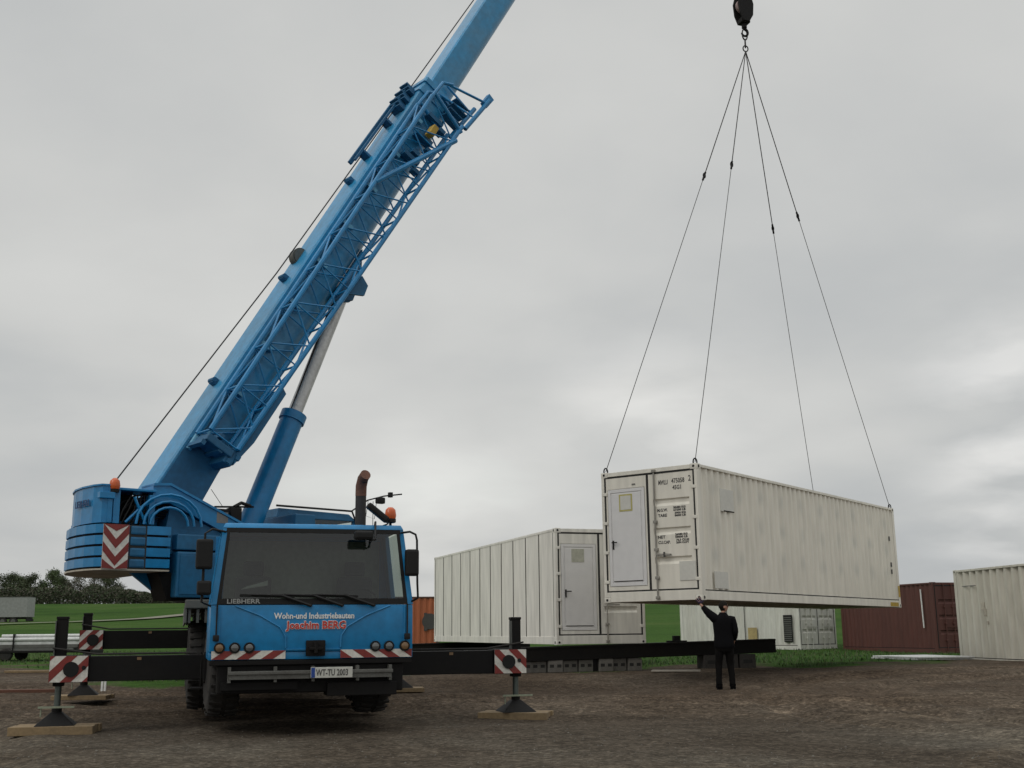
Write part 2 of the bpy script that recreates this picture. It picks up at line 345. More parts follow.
# ------------------------------------------------------------------ shipping containers
def corr(mb, o, u, n, length, z0, z1, pitch=.278, depth=.036, vertical=True):
    """trapezoid corrugated sheet: o = start, u = along, n = outward"""
    o, u, n = V(o), V(u), V(n); k = max(1, round(length/pitch)); p = length/k
    prof = []
    for i in range(k): prof += [(i*p, 0), (i*p+p*.26, 0), (i*p+p*.5, -depth), (i*p+p*.76, -depth)]
    prof.append((length, 0))
    A = [mb.v(o+u*a+n*d+V((0,0,z0))) for a, d in prof]; B = [mb.v(o+u*a+n*d+V((0,0,z1))) for a, d in prof]
    for i in range(len(A)-1): mb.face([A[i], A[i+1], B[i+1], B[i]])
def container(name, label, W, L, H, paintm, group='shipping containers in the yard', pitch=.278, side='corr', end='office', wall=None, marks=True, under=STEELU, rail=None):
    w = 2.438; hw = w/2; wall = wall or paintm; rail = rail or paintm
    root = thing(name, label, 'container', W, group)
    f = MB()
    for x in (0, L-.16):
        for s in (-1, 1):
            f.box(x+.004, x+.156, s*hw-s*.004, s*(hw-.075), .118, H-.118, .008)
    sh = .20
    for s in (-1, 1):
        f.box(.16, L-.16, s*hw-s*.002, s*(hw-.06), 0.012, sh, .006)              # bottom rail
        f.box(.16, L-.16, s*hw-s*.002, s*(hw-.06), H-.075, H-.012, .006)          # top rail
    f.box(.004, .10, -hw+.165, hw-.165, .012, .225, .006); f.box(.004, .12, -hw+.165, hw-.165, H-.105, H-.014, .006)
    for s in (-1, 1): f.box(.004, .10, s*(hw-.165), s*(hw-.077), .12, .225); f.box(.004, .10, s*(hw-.165), s*(hw-.077), H-.12, H-.105)
    f.box(L-.12, L-.004, -hw+.165, hw-.165, .012, .15); f.box(L-.12, L-.004, -hw+.165, hw-.165, H-.11, H-.014)
    f.build('frame', paintm if rail is paintm else rail, root)
    for x in (0, L-.178):                                                          # corner castings with their oval holes
        for s in (-1, 1):
            for z in (0, H-.118):
                c = MB(); c.box(x, x+.178, s*hw, s*(hw-.162), z, z+.118, .012)
                c.mi = 1
                fx = -.003 if x == 0 else L+.003
                c.lathe([(.0, 0), (.03, 0), (.03, .003), (.0, .003)], (fx if x == 0 else fx-.003, s*(hw-.08), z+.06), (1,0,0), 10)
                c.lathe([(.0, 0), (.035, 0), (.035, .003), (0, .003)], (x+.09, s*(hw+.0005), z+.06), (0, s, 0), 10)
                c.build('corner_casting', [paintm, GASK], root)
    for s in (-1, 1):
        m = MB()
        if side == 'corr':
            corr(m, (.16, s*(hw-.022), 0), (1,0,0), (0, s, 0), L-.32, sh, H-.075, pitch, .046 if pitch < .3 else .10)
            m.mi = 1; m.box(.16, L-.16, s*(hw-.018), s*(hw-.008), sh+.001, sh+.026); m.mi = 0
            m.build('side_wall', [wall, SEAM], root)
        else:
            m.box(.16, L-.16, s*(hw-.05), s*(hw-.012), sh, H-.075)
            n = 11; m.mi = 1
            for i in range(n+1):
                x = .16+(L-.32)*i/n
                m.box(x-.024, x+.024, s*(hw-.012), s*(hw-.006), sh+.002, H-.08)
            m.build('side_wall', [wall, SEAM], root)
    m = MB(); corr(m, (L-.02, -hw+.15, 0), (0,1,0), (1,0,0), w-.3, .15, H-.11); m.build('end_wall', wall, root)
    m = MB(); m.box(.12, L-.12, -hw+.06, hw-.06, H-.05, H-.03)
    for i in range(int(L/.6)): m.box(.3+i*.6, .5+i*.6, -hw+.2, hw-.2, H-.03, H-.012)
    m.build('roof', wall, root)
    m = MB(); m.box(.1, L-.12, -hw+.06, hw-.06, .12, .15)
    for i in range(int(L/.45)): m.box(.15+i*.45, .2+i*.45, -hw+.06, hw-.06, .02, .118)
    m.build('underframe', under, root)
    ya, yb, za, zb = -hw+.118, hw-.118, .235, H-.115                               # door opening
    def leaf(y0, y1, nm='door', bands=4):
        d = MB(); hgt = (zb-za-.04); fy = .10; b0, b1 = za+.02, zb-.02
        d.box(.018, .07, y0, y0+fy, b0, b1); d.box(.018, .07, y1-fy, y1, b0, b1)
        pr = [(.07, b0), (.02, b0)]                                                # sheet with pressed horizontal troughs
        for i in range(bands-1):
            zc = b0+hgt*(i+1)/bands; pr += [(.02, zc-.10), (.062, zc-.035), (.062, zc+.035), (.02, zc+.06)]
        pr += [(.02, b1), (.07, b1)]
        d.prism(pr, 'y', y0+fy, y1-fy)
        o = d.build(nm, wall, root)
        g = MB()
        for a, b, c, e in ((y0-.042, y0, za-.02, zb+.015), (y1, y1+.022, za-.012, zb+.012)): g.box(.014, .06, a, b, c, e)
        g.box(.014, .06, y0, y1, za-.018, za+.024); g.box(.014, .06, y0, y1, zb-.03, zb+.014)
        g.build('gasket', GASK, o)
        return o
    def hinges(y, s, par, n=(.45, 1.1, 1.75, 2.4)):
        for z in n:
            h = MB(); h.box(-.006, .03, min(y, y+s*.11), max(y, y+s*.11), z-.035, z+.035, .008); h.build('hinge', paintm, par)
    def lockbar(y, par):
        b = MB(); b.cyl((-.02, y, .06), (-.02, y, H-.06), .019, 8)
        for z in (.08, .5, 1.1, 1.7, H-.08): b.box(-.042, .018, y-.045, y+.045, z-.03, z+.03, .006)
        b.bar((-.03, y, 1.0), (-.03, y-.34, .98), .02, .035)
        b.build('locking_bar', BARM if marks else paintm, par)
    if end == 'office':
        lf = leaf(ya, .0); hinges(ya+.03, -1, lf); lockbar(-.16, lf)
        # welded blanking panel with the personnel door
        y0, y1, z0, z1 = .11, yb-.05, za+.12, H-.405
        p = MB(); p.box(.045, .07, .055, yb, za+.02, zb-.02)
        p.box(.016, .045, .055, y0-.012, za+.02, zb-.02); p.box(.016, .045, y1+.012, yb, za+.02, zb-.02); p.box(.016, .045, y0-.012, y1+.012, z1+.012, zb-.02); p.box(.016, .045, y0-.012, y1+.012, za+.02, z0-.012)
        pn = p.build('blank_panel', wall, root)
        g = MB(); g.box(.012, .06, .0225, .055, za-.012, zb+.012); g.box(.012, .06, yb+.001, yb+.042, za-.012, zb+.012); g.box(.014, .06, .055, yb, za-.018, za+.024); g.box(.014, .06, .055, yb, zb-.03, zb+.014)
        g.build('gasket', GASK, pn)
        hinges(yb-.03, 1, pn)
        d = MB()
        d.box(.022, .045, y0, y1, z0, z1); fw_ = .07
        d.box(.008, .022, y0, y0+fw_, z0, z1, .004); d.box(.008, .022, y1-fw_, y1, z0, z1, .004); d.box(.008, .022, y0+fw_, y1-fw_, z1-fw_, z1, .004); d.box(.008, .022, y0+fw_, y1-fw_, z0, z0+fw_, .004)
        d.box(.010, .022, y0+fw_+.03, y1-fw_-.03, z0+fw_+.03, z1-fw_-.03, .004)
        d.mi = 1; d.box(.004, .010, y0+.1, y1-.1, z0+fw_+.03, z0+fw_+.045)
        dr = d.build('personnel_door', [DOORW, SEAM], root)
        k = MB(); k.box(-.002, .008, y1-.13, y1-.09, 1.16, 1.36, .003); k.cyl((.004, y1-.11, 1.31), (-.06, y1-.11, 1.31), .012, 8); k.bar((-.055, y1-.12, 1.31), (-.055, y1-.24, 1.31), .018, .026)
        k.build('handle', PLAST, dr)
        s_ = MB(); yc = (y0+y1)/2+.02
        if marks == 'full':
            s_.box(.004, .0095, yc-.18, yc+.16, z1-.50, z1-.12); s_.mi = 1; s_.box(.001, .0035, yc-.145, yc+.125, z1-.465, z1-.155)
            s_.build('notice', [YEL2, CPATCH], dr)
            s_ = MB(); s_.box(.006, .0155, .33, .42, zb-.22, zb-.19); s_.build('sign_plate', INKF, pn)
        else:
            s_.box(.004, .0095, yc-.17, yc+.17, z1-.45, z1-.12); s_.build('notice', PAPER, dr)
        if marks == 'full':
            X = (0,-1,0); Z = (0,0,1); F = .0185
            def ln(nm, rows, mt=INK):
                for tx, ya_, yb_, z, hh in rows:
                    t = MB(); text_bm(t, tx, hh/.70, (F, ya_, z), X, Z, None, .001, bold=.0035, width=abs(yb_-ya_)); t.build(nm, mt, lf)
            ln('serial_lettering', [('MWLU', -.25, -.49, 2.50, .10), ('475058', -.58, -.90, 2.515, .10), ('2', -.99, -1.06, 2.53, .12), ('45G1', -.60, -.81, 2.375, .09)])
            ln('weight_lettering', [('M.G.W.', -.20, -.46, 1.915, .062), ('TARE', -.22, -.44, 1.80, .062), ('30480 KG', -.60, -.90, 1.965, .042), ('67200 LB', -.60, -.90, 1.91, .042), ('3900 KG', -.63, -.90, 1.845, .042), ('8600 LB', -.63, -.90, 1.79, .042)])
            ln('capacity_lettering', [('NET', -.19, -.38, 1.335, .062), ('CU.CAP.', -.20, -.50, 1.22, .062), ('26580 KG', -.62, -.92, 1.385, .042), ('58600 LB', -.62, -.92, 1.33, .042), ('76.3 CU.M', -.64, -.95, 1.265, .042), ('2694 CU.FT', -.64, -.95, 1.21, .042)])
            t = MB(); t.box(.006, .0195, -1.09, -.70, za+.19, za+.59); t.build('repair_plate', CPATCH, lf)
            t = MB(); t.box(-.03, .0, -.20, -.52, .975, .995); t.cyl((-.03,-.36,.93), (-.03,-.36,1.04), .022, 8); t.build('latch', INK, lf)
    elif end == 'double':
        for a, b in ((ya, -.015), (.015, yb)):
            lf = leaf(a, b); lockbar((a+b)/2-.15, lf); lockbar((a+b)/2+.2, lf)
    return root, wall
BARM = paint('painted locking bar', (.30, .285, .25), .5, dirt=.4)
YEL2 = paint('faded yellow edging', (.50, .45, .16), .6, dirt=.2)
PAPER = paint('weathered notice paper', (.46, .46, .38), .7, dirt=.2)

# the lifted container: cream with rows of rubbed grey dabs
def dabs(m):
    nt = m.node_tree; L = nt.links; b = nt.nodes['Principled BSDF']
    src = b.inputs['Base Color'].links[0].from_socket
    tc = nn(nt, 'ShaderNodeTexCoord'); sp = nn(nt, 'ShaderNodeSeparateXYZ'); L.new(tc.outputs['Object'], sp.inputs[0])
    def wave(sock, off, per, half):
        a = nn(nt, 'ShaderNodeMath', operation='ADD'); a.inputs[1].default_value = off;  L.new(sock, a.inputs[0])
        f = nn(nt, 'ShaderNodeMath', operation='PINGPONG'); f.inputs[1].default_value = per/2; L.new(a.outputs[0], f.inputs[0])
        r = nn(nt, 'ShaderNodeMapRange', interpolation_type='SMOOTHSTEP'); r.inputs[1].default_value = half; r.inputs[2].default_value = 0; L.new(f.outputs[0], r.inputs[0]); return r
    n = nn(nt, 'ShaderNodeTexNoise'); n.inputs['Scale'].default_value = 1.1; n.inputs['Detail'].default_value = 4; L.new(tc.outputs['Object'], n.inputs['Vector'])
    ns = nn(nt, 'ShaderNodeMath', operation='MULTIPLY_ADD'); ns.inputs[1].default_value = .55; L.new(n.outputs[0], ns.inputs[0]); L.new(sp.outputs[0], ns.inputs[2])
    nz = nn(nt, 'ShaderNodeMath', operation='MULTIPLY_ADD'); nz.inputs[1].default_value = -.4; L.new(n.outputs[0], nz.inputs[0]); L.new(sp.outputs[2], nz.inputs[2])
    wx = wave(ns.outputs[0], .1, 1.17, .26); wz = wave(nz.outputs[0], 0, .74, .30)
    mu = nn(nt, 'ShaderNodeMath', operation='MULTIPLY'); L.new(wx.outputs[0], mu.inputs[0]); L.new(wz.outputs[0], mu.inputs[1])
    zm = nn(nt, 'ShaderNodeMapRange'); zm.inputs[1].default_value = .45; zm.inputs[2].default_value = .6; L.new(sp.outputs[2], zm.inputs[0])
    m2 = nn(nt, 'ShaderNodeMath', operation='MULTIPLY'); L.new(mu.outputs[0], m2.inputs[0]); L.new(zm.outputs[0], m2.inputs[1])
    m3 = nn(nt, 'ShaderNodeMath', operation='MULTIPLY'); m3.inputs[1].default_value = .62; L.new(m2.outputs[0], m3.inputs[0])
    mx = nn(nt, 'ShaderNodeMix', data_type='RGBA'); L.new(m3.outputs[0], mx.inputs[0]); L.new(src, mx.inputs[6]); mx.inputs[7].default_value = (.57, .565, .51, 1)
    L.new(mx.outputs[2], b.inputs['Base Color'])
CW_SIDE = paint('cream container wall', (.77, .735, .645), .5, dirt=.09, scale=.55, dirtcol=(.52, .48, .40), streak=True, fine=-.03)
dabs(CW_SIDE)
yaw = .6487; ang = math.pi/2-yaw
WL = TR(2.972, 25.115, 1.917, ang) @ Matrix.Rotation(.0036, 4, 'Y') @ Matrix.Rotation(-.0053, 4, 'X')
lifted, _ = container('lifted_container', 'long cream container hanging in the air from four wire slings', WL, 12.19, 2.896, CWHITE, wall=CW_SIDE, end='office', marks='full')
m = MB(); m.box(1.05, 1.7, -1.2045, -1.190, 1.95, 2.45); m.mi = 1; m.box(1.2, 1.7, -1.209, -1.2045, 1.95, 1.975); m.build('blanking_plate', [CPATCH, SEAM], lifted)
m = MB(); m.box(.62, 1.25, -1.2045, -1.190, .26, .62); m.build('blanking_plate', CPATCH, lifted)
m = MB(); m.box(12.03, 12.15, -1.2235, -1.217, .30, .62); m.build('hazard_sticker', YEL, lifted, label='faded yellow strip on the corner post')
m = MB(); m.box(11.3, 11.95, -1.2235, -1.2175, .03, .14); m.build('hazard_sticker', YEL, lifted, label='faded yellow strip on the bottom rail')
for z in (1.15, 1.9, .95):
    m = MB(); m.box(11.6, 11.66, -1.2235, -1.200, z, z+.13); m.build('marking', INK, lifted)

psi2 = R(90)+.3200
WC2 = TR(2.197, 29.511, .974, psi2)
c2, _ = container('site_container', 'white flat panelled container with a grey door standing on dark girders', WC2, 12.19, 2.896, CWHITE2, side='panel', end='office', marks='plain')

WC3 = TR(6.95+6.3*math.cos(R(-14))-.1, 0, 0)
def from_px(px, Y): return (px-512-2)/1172*Y
# two white containers and a brown one in the row behind
def corner_container(name, label, px, Y, z, dirang, L, H, mat_, origin_side, **k):
    """origin_side: +1 when the visible near corner is local y=+w/2 at x=0, -1 when it is y=-w/2"""
    X = from_px(px, Y); c = V((X, Y, 0)); yl = V((-math.sin(dirang), math.cos(dirang), 0))
    o = c-yl*origin_side*1.219
    return container(name, label, TR(o.x, o.y, z, dirang), L, H, mat_, **k)[0]
far_w = corner_container('far_container', 'off white corrugated container on the grass with a dark vent beside its double doors', 799, 48.3, .40, math.pi-R(52), 6.75, 2.591, CFAR, 1, marks=False, end='double')
# vent and stain near its right end, on the side that faces the yard
m = MB(); m.box(.35, .80, 1.2195, 1.245, .35, 1.45)
m.mi = 1
for i in range(12): m.box(.38, .77, 1.245, 1.262, .39+i*.085, .43+i*.085)
m.build('vent', [PLAST, GREY], far_w)
m = MB(); m.box(2.25, 2.75, 1.2195, 1.226, .4, .95); m.build('rust_patch', paint('ochre stain', (.42, .33, .15), .8, dirt=.4, scale=4), far_w)
for x in (2.9, 3.9):
    m = MB(); m.box(x, x+.03, 1.2195, 1.227, .17, 2.4); m.build('seam', SEAM, far_w)
brown = corner_container('brown_container', 'oxide brown corrugated container behind the hanging container', 935, 42.6, .33, R(90)+.30, 6.06, 2.591, CBROWN, 1, end='double', marks=False)
m = MB(); m.bar((.62, 1.25, .95), (.66, 1.25, 2.35), .04, .03); m.build('white_pipe', INKW, brown)
# right hand container, seen along its side
Xr = from_px(957, 36.9); dr_ = math.atan2(-.992, .125)
yl = V((-math.sin(dr_), math.cos(dr_), 0)); o_ = V((Xr, 36.9, 0))+yl*1.219
right, _ = container('cream_container', 'weathered cream grey corrugated container cut off by the right edge', TR(o_.x, o_.y, .17, dr_), 12.19, 2.896, CGREY, pitch=.40, end='double', marks=False)
m = MB()
m.box(1.55, 1.72, -1.222, -1.19, 1.62, 1.86); m.box(1.66, 1.8, -1.222, -1.19, 1.45, 1.66); m.box(1.78, 1.86, -1.222, -1.19, 1.2, 1.3)
m.build('dent_mark', STEELU, right)
m = MB(); m.box(.5, 1.3, -1.222, -1.2, 2.36, 2.39); m.build('scratch', INKF, right)
og, _ = container('orange_container', 'faded orange container with a black round mark, behind the crane cab', TR(-9.6, 54, .45, R(8)), 6.06, 2.45, CORANGE, end='none', marks=False, rail=paint('dark orange rail', (.10, .05, .035), .7))
m = MB(); m.lathe([(.18, 0), (.36, 0), (.36, .01), (.18, .01)], (5.62, -1.222, 1.32), (0,-1,0), 18); m.box(5.35, 5.5, -1.235, -1.222, .9, 1.7); m.build('round_mark', INK, og)

# ------------------------------------------------------------------ girders, blocks, panels
N2 = V((1.04, 29.127, 0)); e2 = V((.949, .3146, 0)); l2 = V((-.3146, .949, 0))
def girder(name, label, o, u0, u1, z0, z1, w=.3):
    p, q = o+e2*u0, o+e2*u1; zc = (z0+z1)/2
    sl_ = .018; za_, zb_ = (u0-1)*sl_, (u1-1)*sl_
    root = MB(); root.bar((p.x, p.y, zc+za_), (q.x, q.y, zc+zb_), w, z1-z0, bev=.012)
    for zz in (z1-.03, z0+.03): root.bar((p.x-l2.x*.02, p.y-l2.y*.02, zz+za_), (q.x-l2.x*.02, q.y-l2.y*.02, zz+zb_), w, .03)
    ob = root.build(name, paint('dark girder steel', (.006, .0055, .005), .7, dirt=.5, scale=2, dirtcol=(.018, .014, .011), spec=.2))
    return tag(ob, label, 'girder', 'girders under the white container')
girder('steel_girder', 'long black steel girder reaching out right beyond the white container', N2+l2*.12, -2.3, 6.15, .61, .965, .34)
girder('steel_girder', 'black steel girder under the far end of the white container', N2+l2*11.4, -2.2, 3.2, .63, .965, .34)
def block_proto(name, mat_, w, d, h, holes, label, group):
    m = MB(); m.box(-w/2, w/2, -d/2, d/2, 0, h, .012); m.mi = 1
    for i in range(holes):
        x = -w/2+w*(i+.5)/holes; m.box(x-w/holes*.28, x+w/holes*.28, -d/2-.003, -d/2, h*.38, h*.62)
    o = m.build(name, [mat_, GASK], None, TR(0, 0, 0)); return tag(o, label, 'block', group)
bp_ = None
rz2 = math.atan2(e2.y, e2.x)
blks = [(-.85+i*.40, .60, 0) for i in range(2)]+[(-.05+i*.41, .60, i) for i in range(3)]+[(1.30+i*.40, .60, i) for i in range(3)]
names = ['grey hollow concrete block at the left end of the row under the girder', 'second hollow concrete block from the left under the girder', 'hollow concrete block just right of the first jack stand', 'fourth hollow concrete block from the left, under the grey door', 'fifth hollow concrete block from the left, under the grey door', 'hollow concrete block just right of the gap in the row', 'middle hollow concrete block right of the gap in the row', 'rightmost hollow concrete block under the white container']
proto = block_proto('concrete_block', CONC, .38, .3, .31, 2, names[0], 'hollow concrete blocks under the girder')
for i, (u, _, k) in enumerate(blks):
    o = proto if i == 0 else copy_tree(proto, None, Matrix())
    p = N2+e2*u+l2*(.14+.05*math.sin(i*2.3)); W = TR(p.x, p.y, .315, rz2+.06*math.sin(i*5))
    o.matrix_basis = W; WM[o.name] = W; o['label'] = names[i]
proto = block_proto('foundation_block', CONCD, .47, .4, .32, 1, 'dark concrete block at the left under the free end of the girder', 'dark blocks under the free end of the girder')
for i, lab in enumerate(('dark concrete block at the left under the free end of the girder', 'dark concrete block in the middle behind the legs of the man', 'dark concrete block at the right under the free end of the girder')):
    o = proto if i == 0 else copy_tree(proto, None, Matrix())
    p = N2+e2*(4.25+i*.52)+l2*.14; W = TR(p.x, p.y, .305, rz2); o.matrix_basis = W @ Matrix.Scale(1.15, 4, (0,0,1)); WM[o.name] = W; o['label'] = lab
m = MB(); m.box(-.08, .08, -.12, .12, 0, .31, .01); p = N2+e2*1.02+l2*.14
tag(m.build('support_post', DARK, None, TR(p.x, p.y, .315, rz2)), 'short dark steel post between the concrete blocks under the girder', 'post')
m = MB(); m.box(-.25, .25, -.1, .1, 0, .08, .01); m.box(-.1, .08, -.06, .06, .08, .2, .01); p = N2+e2*3.35+l2*.12
tag(m.build('steel_clamp', DARK, None, TR(p.x, p.y, .965, rz2)), 'small black clamp lying on the girder', 'clamp')

m = MB(); m.box(-.58, .58, -.2, .2, 0, .035, .005)
tag(m.build('loose_board', paint('bleached board', (.34, .31, .26), .8, dirt=.4), None, TR(from_px(674, 28.4), 28.4, .335, R(-13))), 'pale bleached board lying on the earth in front of the girder', 'board')
def sheets(label, cx, cy, z, w, d, rz, n, mat_=PANELW):
    root = thing('panel_stack', label, 'panel stack', TR(cx, cy, z, rz))
    for i in range(n):
        m = MB(); m.box(-w/2, w/2, -d/2, d/2, .08+i*.05, .122+i*.05, .005); m.build('sheet', mat_, root, WM[root.name] @ TR(.05*math.sin(i*7), .06*math.cos(i*5), 0, .012*math.sin(i*3)))
    for x in (-w*.35, w*.35):
        m = MB(); m.box(x-.05, x+.05, -d/2, d/2, 0, .08); m.build('batten', WOOD, root)
    return root
sheets('flat stack of white sheets lying on the ground before the brown container', 12.5, 36.2, .28, 1.9, 2.5, R(14), 2)

# ------------------------------------------------------------------ mobile crane
PS = .278; OX, OY = -2.742, 16.0
WCH = TR(OX, OY, 0, PS)
crane = thing('mobile_crane', 'blue mobile crane on outriggers with its telescopic boom raised to the right', 'crane', WCH)
aV = V((-math.sin(PS), math.cos(PS), 0)); bV = V((math.cos(PS), math.sin(PS), 0)); OV = V((OX, OY, 0))
HOOK = V((6.755, 29.973, 0))
T = OV+aV*5.2; dV = (HOOK-T); HD = dV.length; dV.normalize()
WSU = TR(T.x, T.y, 0, math.atan2(dV.y, dV.x))
B0 = (-2.19, 3.65); EL = R(58.9)
WBO = WSU @ Matrix.Translation((B0[0], 0, B0[1])) @ Matrix.Rotation(-EL, 4, 'Y')

# carrier chassis
m = MB(); m.box(-.5, .5, .5, 12.2, .85, 1.35, .02); m.box(-.9, .9, .45, 1.0, .6, .8, .02)
for s in (1.25, 2.95, 4.6, 6.15, 9.1): m.cyl((-.95, s, .87), (.9, s, .87), .09, 10)
m.box(-1.3, 1.3, 1.9, 12.2, 1.62, 1.70)
m.build('chassis_frame', DARK, crane)
for s_, x0, x1 in ((-1, -1.70, -.62), (1, .62, 1.60)):
    m = MB()
    for i, (y0, y1) in enumerate(((1.95, 3.7), (3.74, 5.3), (5.34, 6.9), (8.0, 10.0), (10.04, 12.2))):
        m.box(x0, x1, y0, y1, 1.71, 1.84, .015)
        m.box(x0 if s_ < 0 else x1-.03, x0+.03 if s_ < 0 else x1, y0+.02, y1-.02, 1.5, 1.71)
    for y0 in (2.0, 3.8, 5.4, 8.1): 
        for k in range(6): m.box(x0+.05+k*.12, x0+.09+k*.12, y0, y0+.02, 1.50, 1.70)
    m.build('mudguard_deck', GREY, crane)
# wheels
def wheel_meshes():
    t = MB(); r, w = .66, .42
    t.lathe([(.36, -w/2+.03), (.55, -w/2), (.625, -w/2+.03), (r, -w/2+.08), (r, w/2-.08), (.625, w/2-.03), (.55, w/2), (.36, w/2-.03)], (0,0,0), (1,0,0), 40)
    for k in range(30):
        a = k*2*math.pi/30
        for s in (-1, 1):
            c, sn = math.cos(a+.05*s), math.sin(a+.05*s)
            t.bar((s*.20, c*(r-.01), sn*(r-.01)), (s*.03, c*(r+.012), sn*(r+.012)), .05, .03, up=(0, c, sn))
    g = MB(); g.lathe([(.37, -.13), (.37, -.18), (.33, -.18), (.30, -.06), (.16, -.04), (.15, -.14), (.0, -.16)], (0,0,0), (1,0,0), 24)
    for k in range(10):
        a = k*math.pi/5; g.cyl((-.04, math.cos(a)*.22, math.sin(a)*.22), (-.075, math.cos(a)*.22, math.sin(a)*.22), .018, 6)
    return t, g
first = None
for s in (1.25, 2.95, 4.6, 6.15, 9.1):
    for sd in (-1, 1):
        tx = (-1.15 if sd < 0 else .97) if s == 1.25 else (-1.40 if sd < 0 else 1.30)
        W = WCH @ Matrix.Translation((tx, s, .87)) @ (Matrix() if sd < 0 else Matrix.Rotation(math.pi, 4, 'Z'))
        if s == 1.25: W = W @ Matrix.Rotation(R(4), 4, 'Z')
        if first is None:
            t, g = wheel_meshes(); wo = t.build('wheel', RUB, crane, W); g.build('rim', DARK, wo); first = wo
        else:
            c = first.copy(); COL.objects.link(c); c.parent = crane; c.matrix_basis = WCH.inverted() @ W; WM[c.name] = W
            for ch in first.children:
                d = ch.copy(); COL.objects.link(d); d.parent = c; WM[d.name] = W
# cab
def cabx(z): return 1.375 if z < 1.72 else 1.375-(z-1.72)*.115
def caby(z): return 0 if z < 1.72 else (z-1.72)*.13
c = MB()
def cabring(z): return [(-cabx(z), caby(z), z), (cabx(z), caby(z), z), (cabx(z), 1.75, z), (-cabx(z), 1.75, z)]
c.box(-1.375, 1.375, 0, .14, 1.09, 1.72, .03)                        # front panel
c.box(-1.375, 1.375, .02, .14, .99, 1.088, .01)
for s in (-1, 1):
    c.box(s*1.375, s*1.31, .14, 1.75, .99, 1.72, .01)                # doors
    c.hexa([(s*1.375, 1.35, 1.72), (s*1.31, 1.35, 1.72), (s*1.31, 1.75, 1.72), (s*1.375, 1.75, 1.72), (s*1.25, 1.35, 2.76), (s*1.19, 1.35, 2.76), (s*1.19, 1.75, 2.76), (s*1.25, 1.75, 2.76)])
    c.hexa([(s*1.375, 0, 1.72), (s*1.30, -.005, 1.72), (s*1.30, .12, 1.72), (s*1.375, .12, 1.72), (s*1.25, .135, 2.76), (s*1.185, .13, 2.76), (s*1.185, .25, 2.76), (s*1.25, .25, 2.76)])
c.box(-1.3, 1.3, 1.68, 1.75, 1.0, 2.76); c.box(-1.3, 1.3, .14, 1.68, 1.0, 1.05)
c.hexa([(-1.255, .12, 2.76), (1.255, .12, 2.76), (1.255, 1.77, 2.76), (-1.255, 1.77, 2.76), (-1.22, .16, 2.83), (1.22, .16, 2.83), (1.22, 1.74, 2.83), (-1.22, 1.74, 2.83)], .015)
for s in (-1, 1):                                                    # pressed creases on the front panel
    c.tube([(s*1.05, -.002, 1.70), (s*.72, -.006, 1.57), (s*.46, -.008, 1.42), (s*.38, -.008, 1.30), (s*.37, -.006, 1.14)], .012, 6)
    c.box(s*1.24, s*1.262, -.012, 0, 1.12, 1.70)
c.box(-.37, .37, -.012, 0, 1.115, 1.13)
cab = c.build('cab', BLUE, crane)
g = MB(); g.poly([(-1.24, .008, 1.775), (1.24, .008, 1.775), (1.17, .127, 2.74), (-1.17, .127, 2.74)]); ws = g.build('windscreen', GLASS, cab)
g = MB()
g.hexa([(-1.30, .0, 1.722), (1.30, .0, 1.722), (1.30, .03, 1.722), (-1.30, .03, 1.722), (-1.29, .006, 1.80), (1.29, .006, 1.80), (1.29, .036, 1.80), (-1.29, .036, 1.80)])
g.hexa([(-1.21, .115, 2.70), (1.21, .115, 2.70), (1.21, .15, 2.70), (-1.21, .15, 2.70), (-1.20, .12, 2.759), (1.20, .12, 2.759), (1.20, .15, 2.759), (-1.20, .15, 2.759)])
for s in (-1, 1): g.hexa([(s*1.30, .0, 1.722), (s*1.25, 0, 1.722), (s*1.25, .03, 1.722), (s*1.30, .03, 1.722), (s*1.19, .12, 2.75), (s*1.15, .12, 2.75), (s*1.15, .15, 2.75), (s*1.19, .15, 2.75)])
g.build('windscreen_surround', PLAST, cab)
for s in (-1, 1):
    g = MB(); g.poly([(s*1.36, .16, 1.74), (s*1.36, 1.35, 1.74), (s*1.245, 1.35, 2.74), (s*1.245, .27, 2.74)]); g.build('side_window', GLASSC if s > 0 else GLASS, cab)
g = MB()
for x in (-.75, .75): g.box(x-.28, x+.28, .9, 1.45, 1.25, 1.5, .05); g.box(x-.26, x+.26, 1.35, 1.52, 1.45, 2.15, .05); g.box(x-.15, x+.15, 1.38, 1.5, 2.17, 2.38, .04)
g.build('seats', SEAT, cab)
g = MB(); g.box(-1.16, 1.16, 1.655, 1.678, 1.1, 2.7); g.build('rear_lining', paint('grey cab lining', (.34, .36, .31), .8), cab)
g = MB(); g.box(-1.28, 1.28, .14, .55, 1.45, 1.74, .03); g.tube([(.75+.22*math.cos(k*.524), .62+.09*math.sin(k*.524), 1.78+.18*math.sin(k*.524)) for k in range(13)], .016, 6); g.build('dashboard', SEAT, cab)
g = MB(); g.hexa([(-.98, .2, 1.93), (-.62, .2, 1.98), (-.62, .24, 1.98), (-.98, .24, 1.93), (-.9, .2, 1.97), (-.62, .2, 2.05), (-.62, .24, 2.05), (-.9, .24, 1.97)]); g.build('paper_sheet', INKW, cab)
t = MB(); text_bm(t, 'LIEBHERR', .085, (-1.17, -.005, 1.735), (1,0,0), (0,0.06,1), 1.22, .003, bold=.002); t.build('lettering', INKG, cab)
t = MB(); text_bm(t, 'Wohn-und Industriebauten', .110, (.01, -.006, 1.53), (1,0,0), (0,0,1), .90, .004, 'CENTER', bold=.003); t.build('lettering', INKW, cab)
t = MB(); text_bm(t, 'Joachim BERG', .142, (.04, -.005, 1.395), (1,0,0), (0,0,1), .97, .004, 'CENTER', bold=.009)
t.build('lettering_outline', INKW, cab)
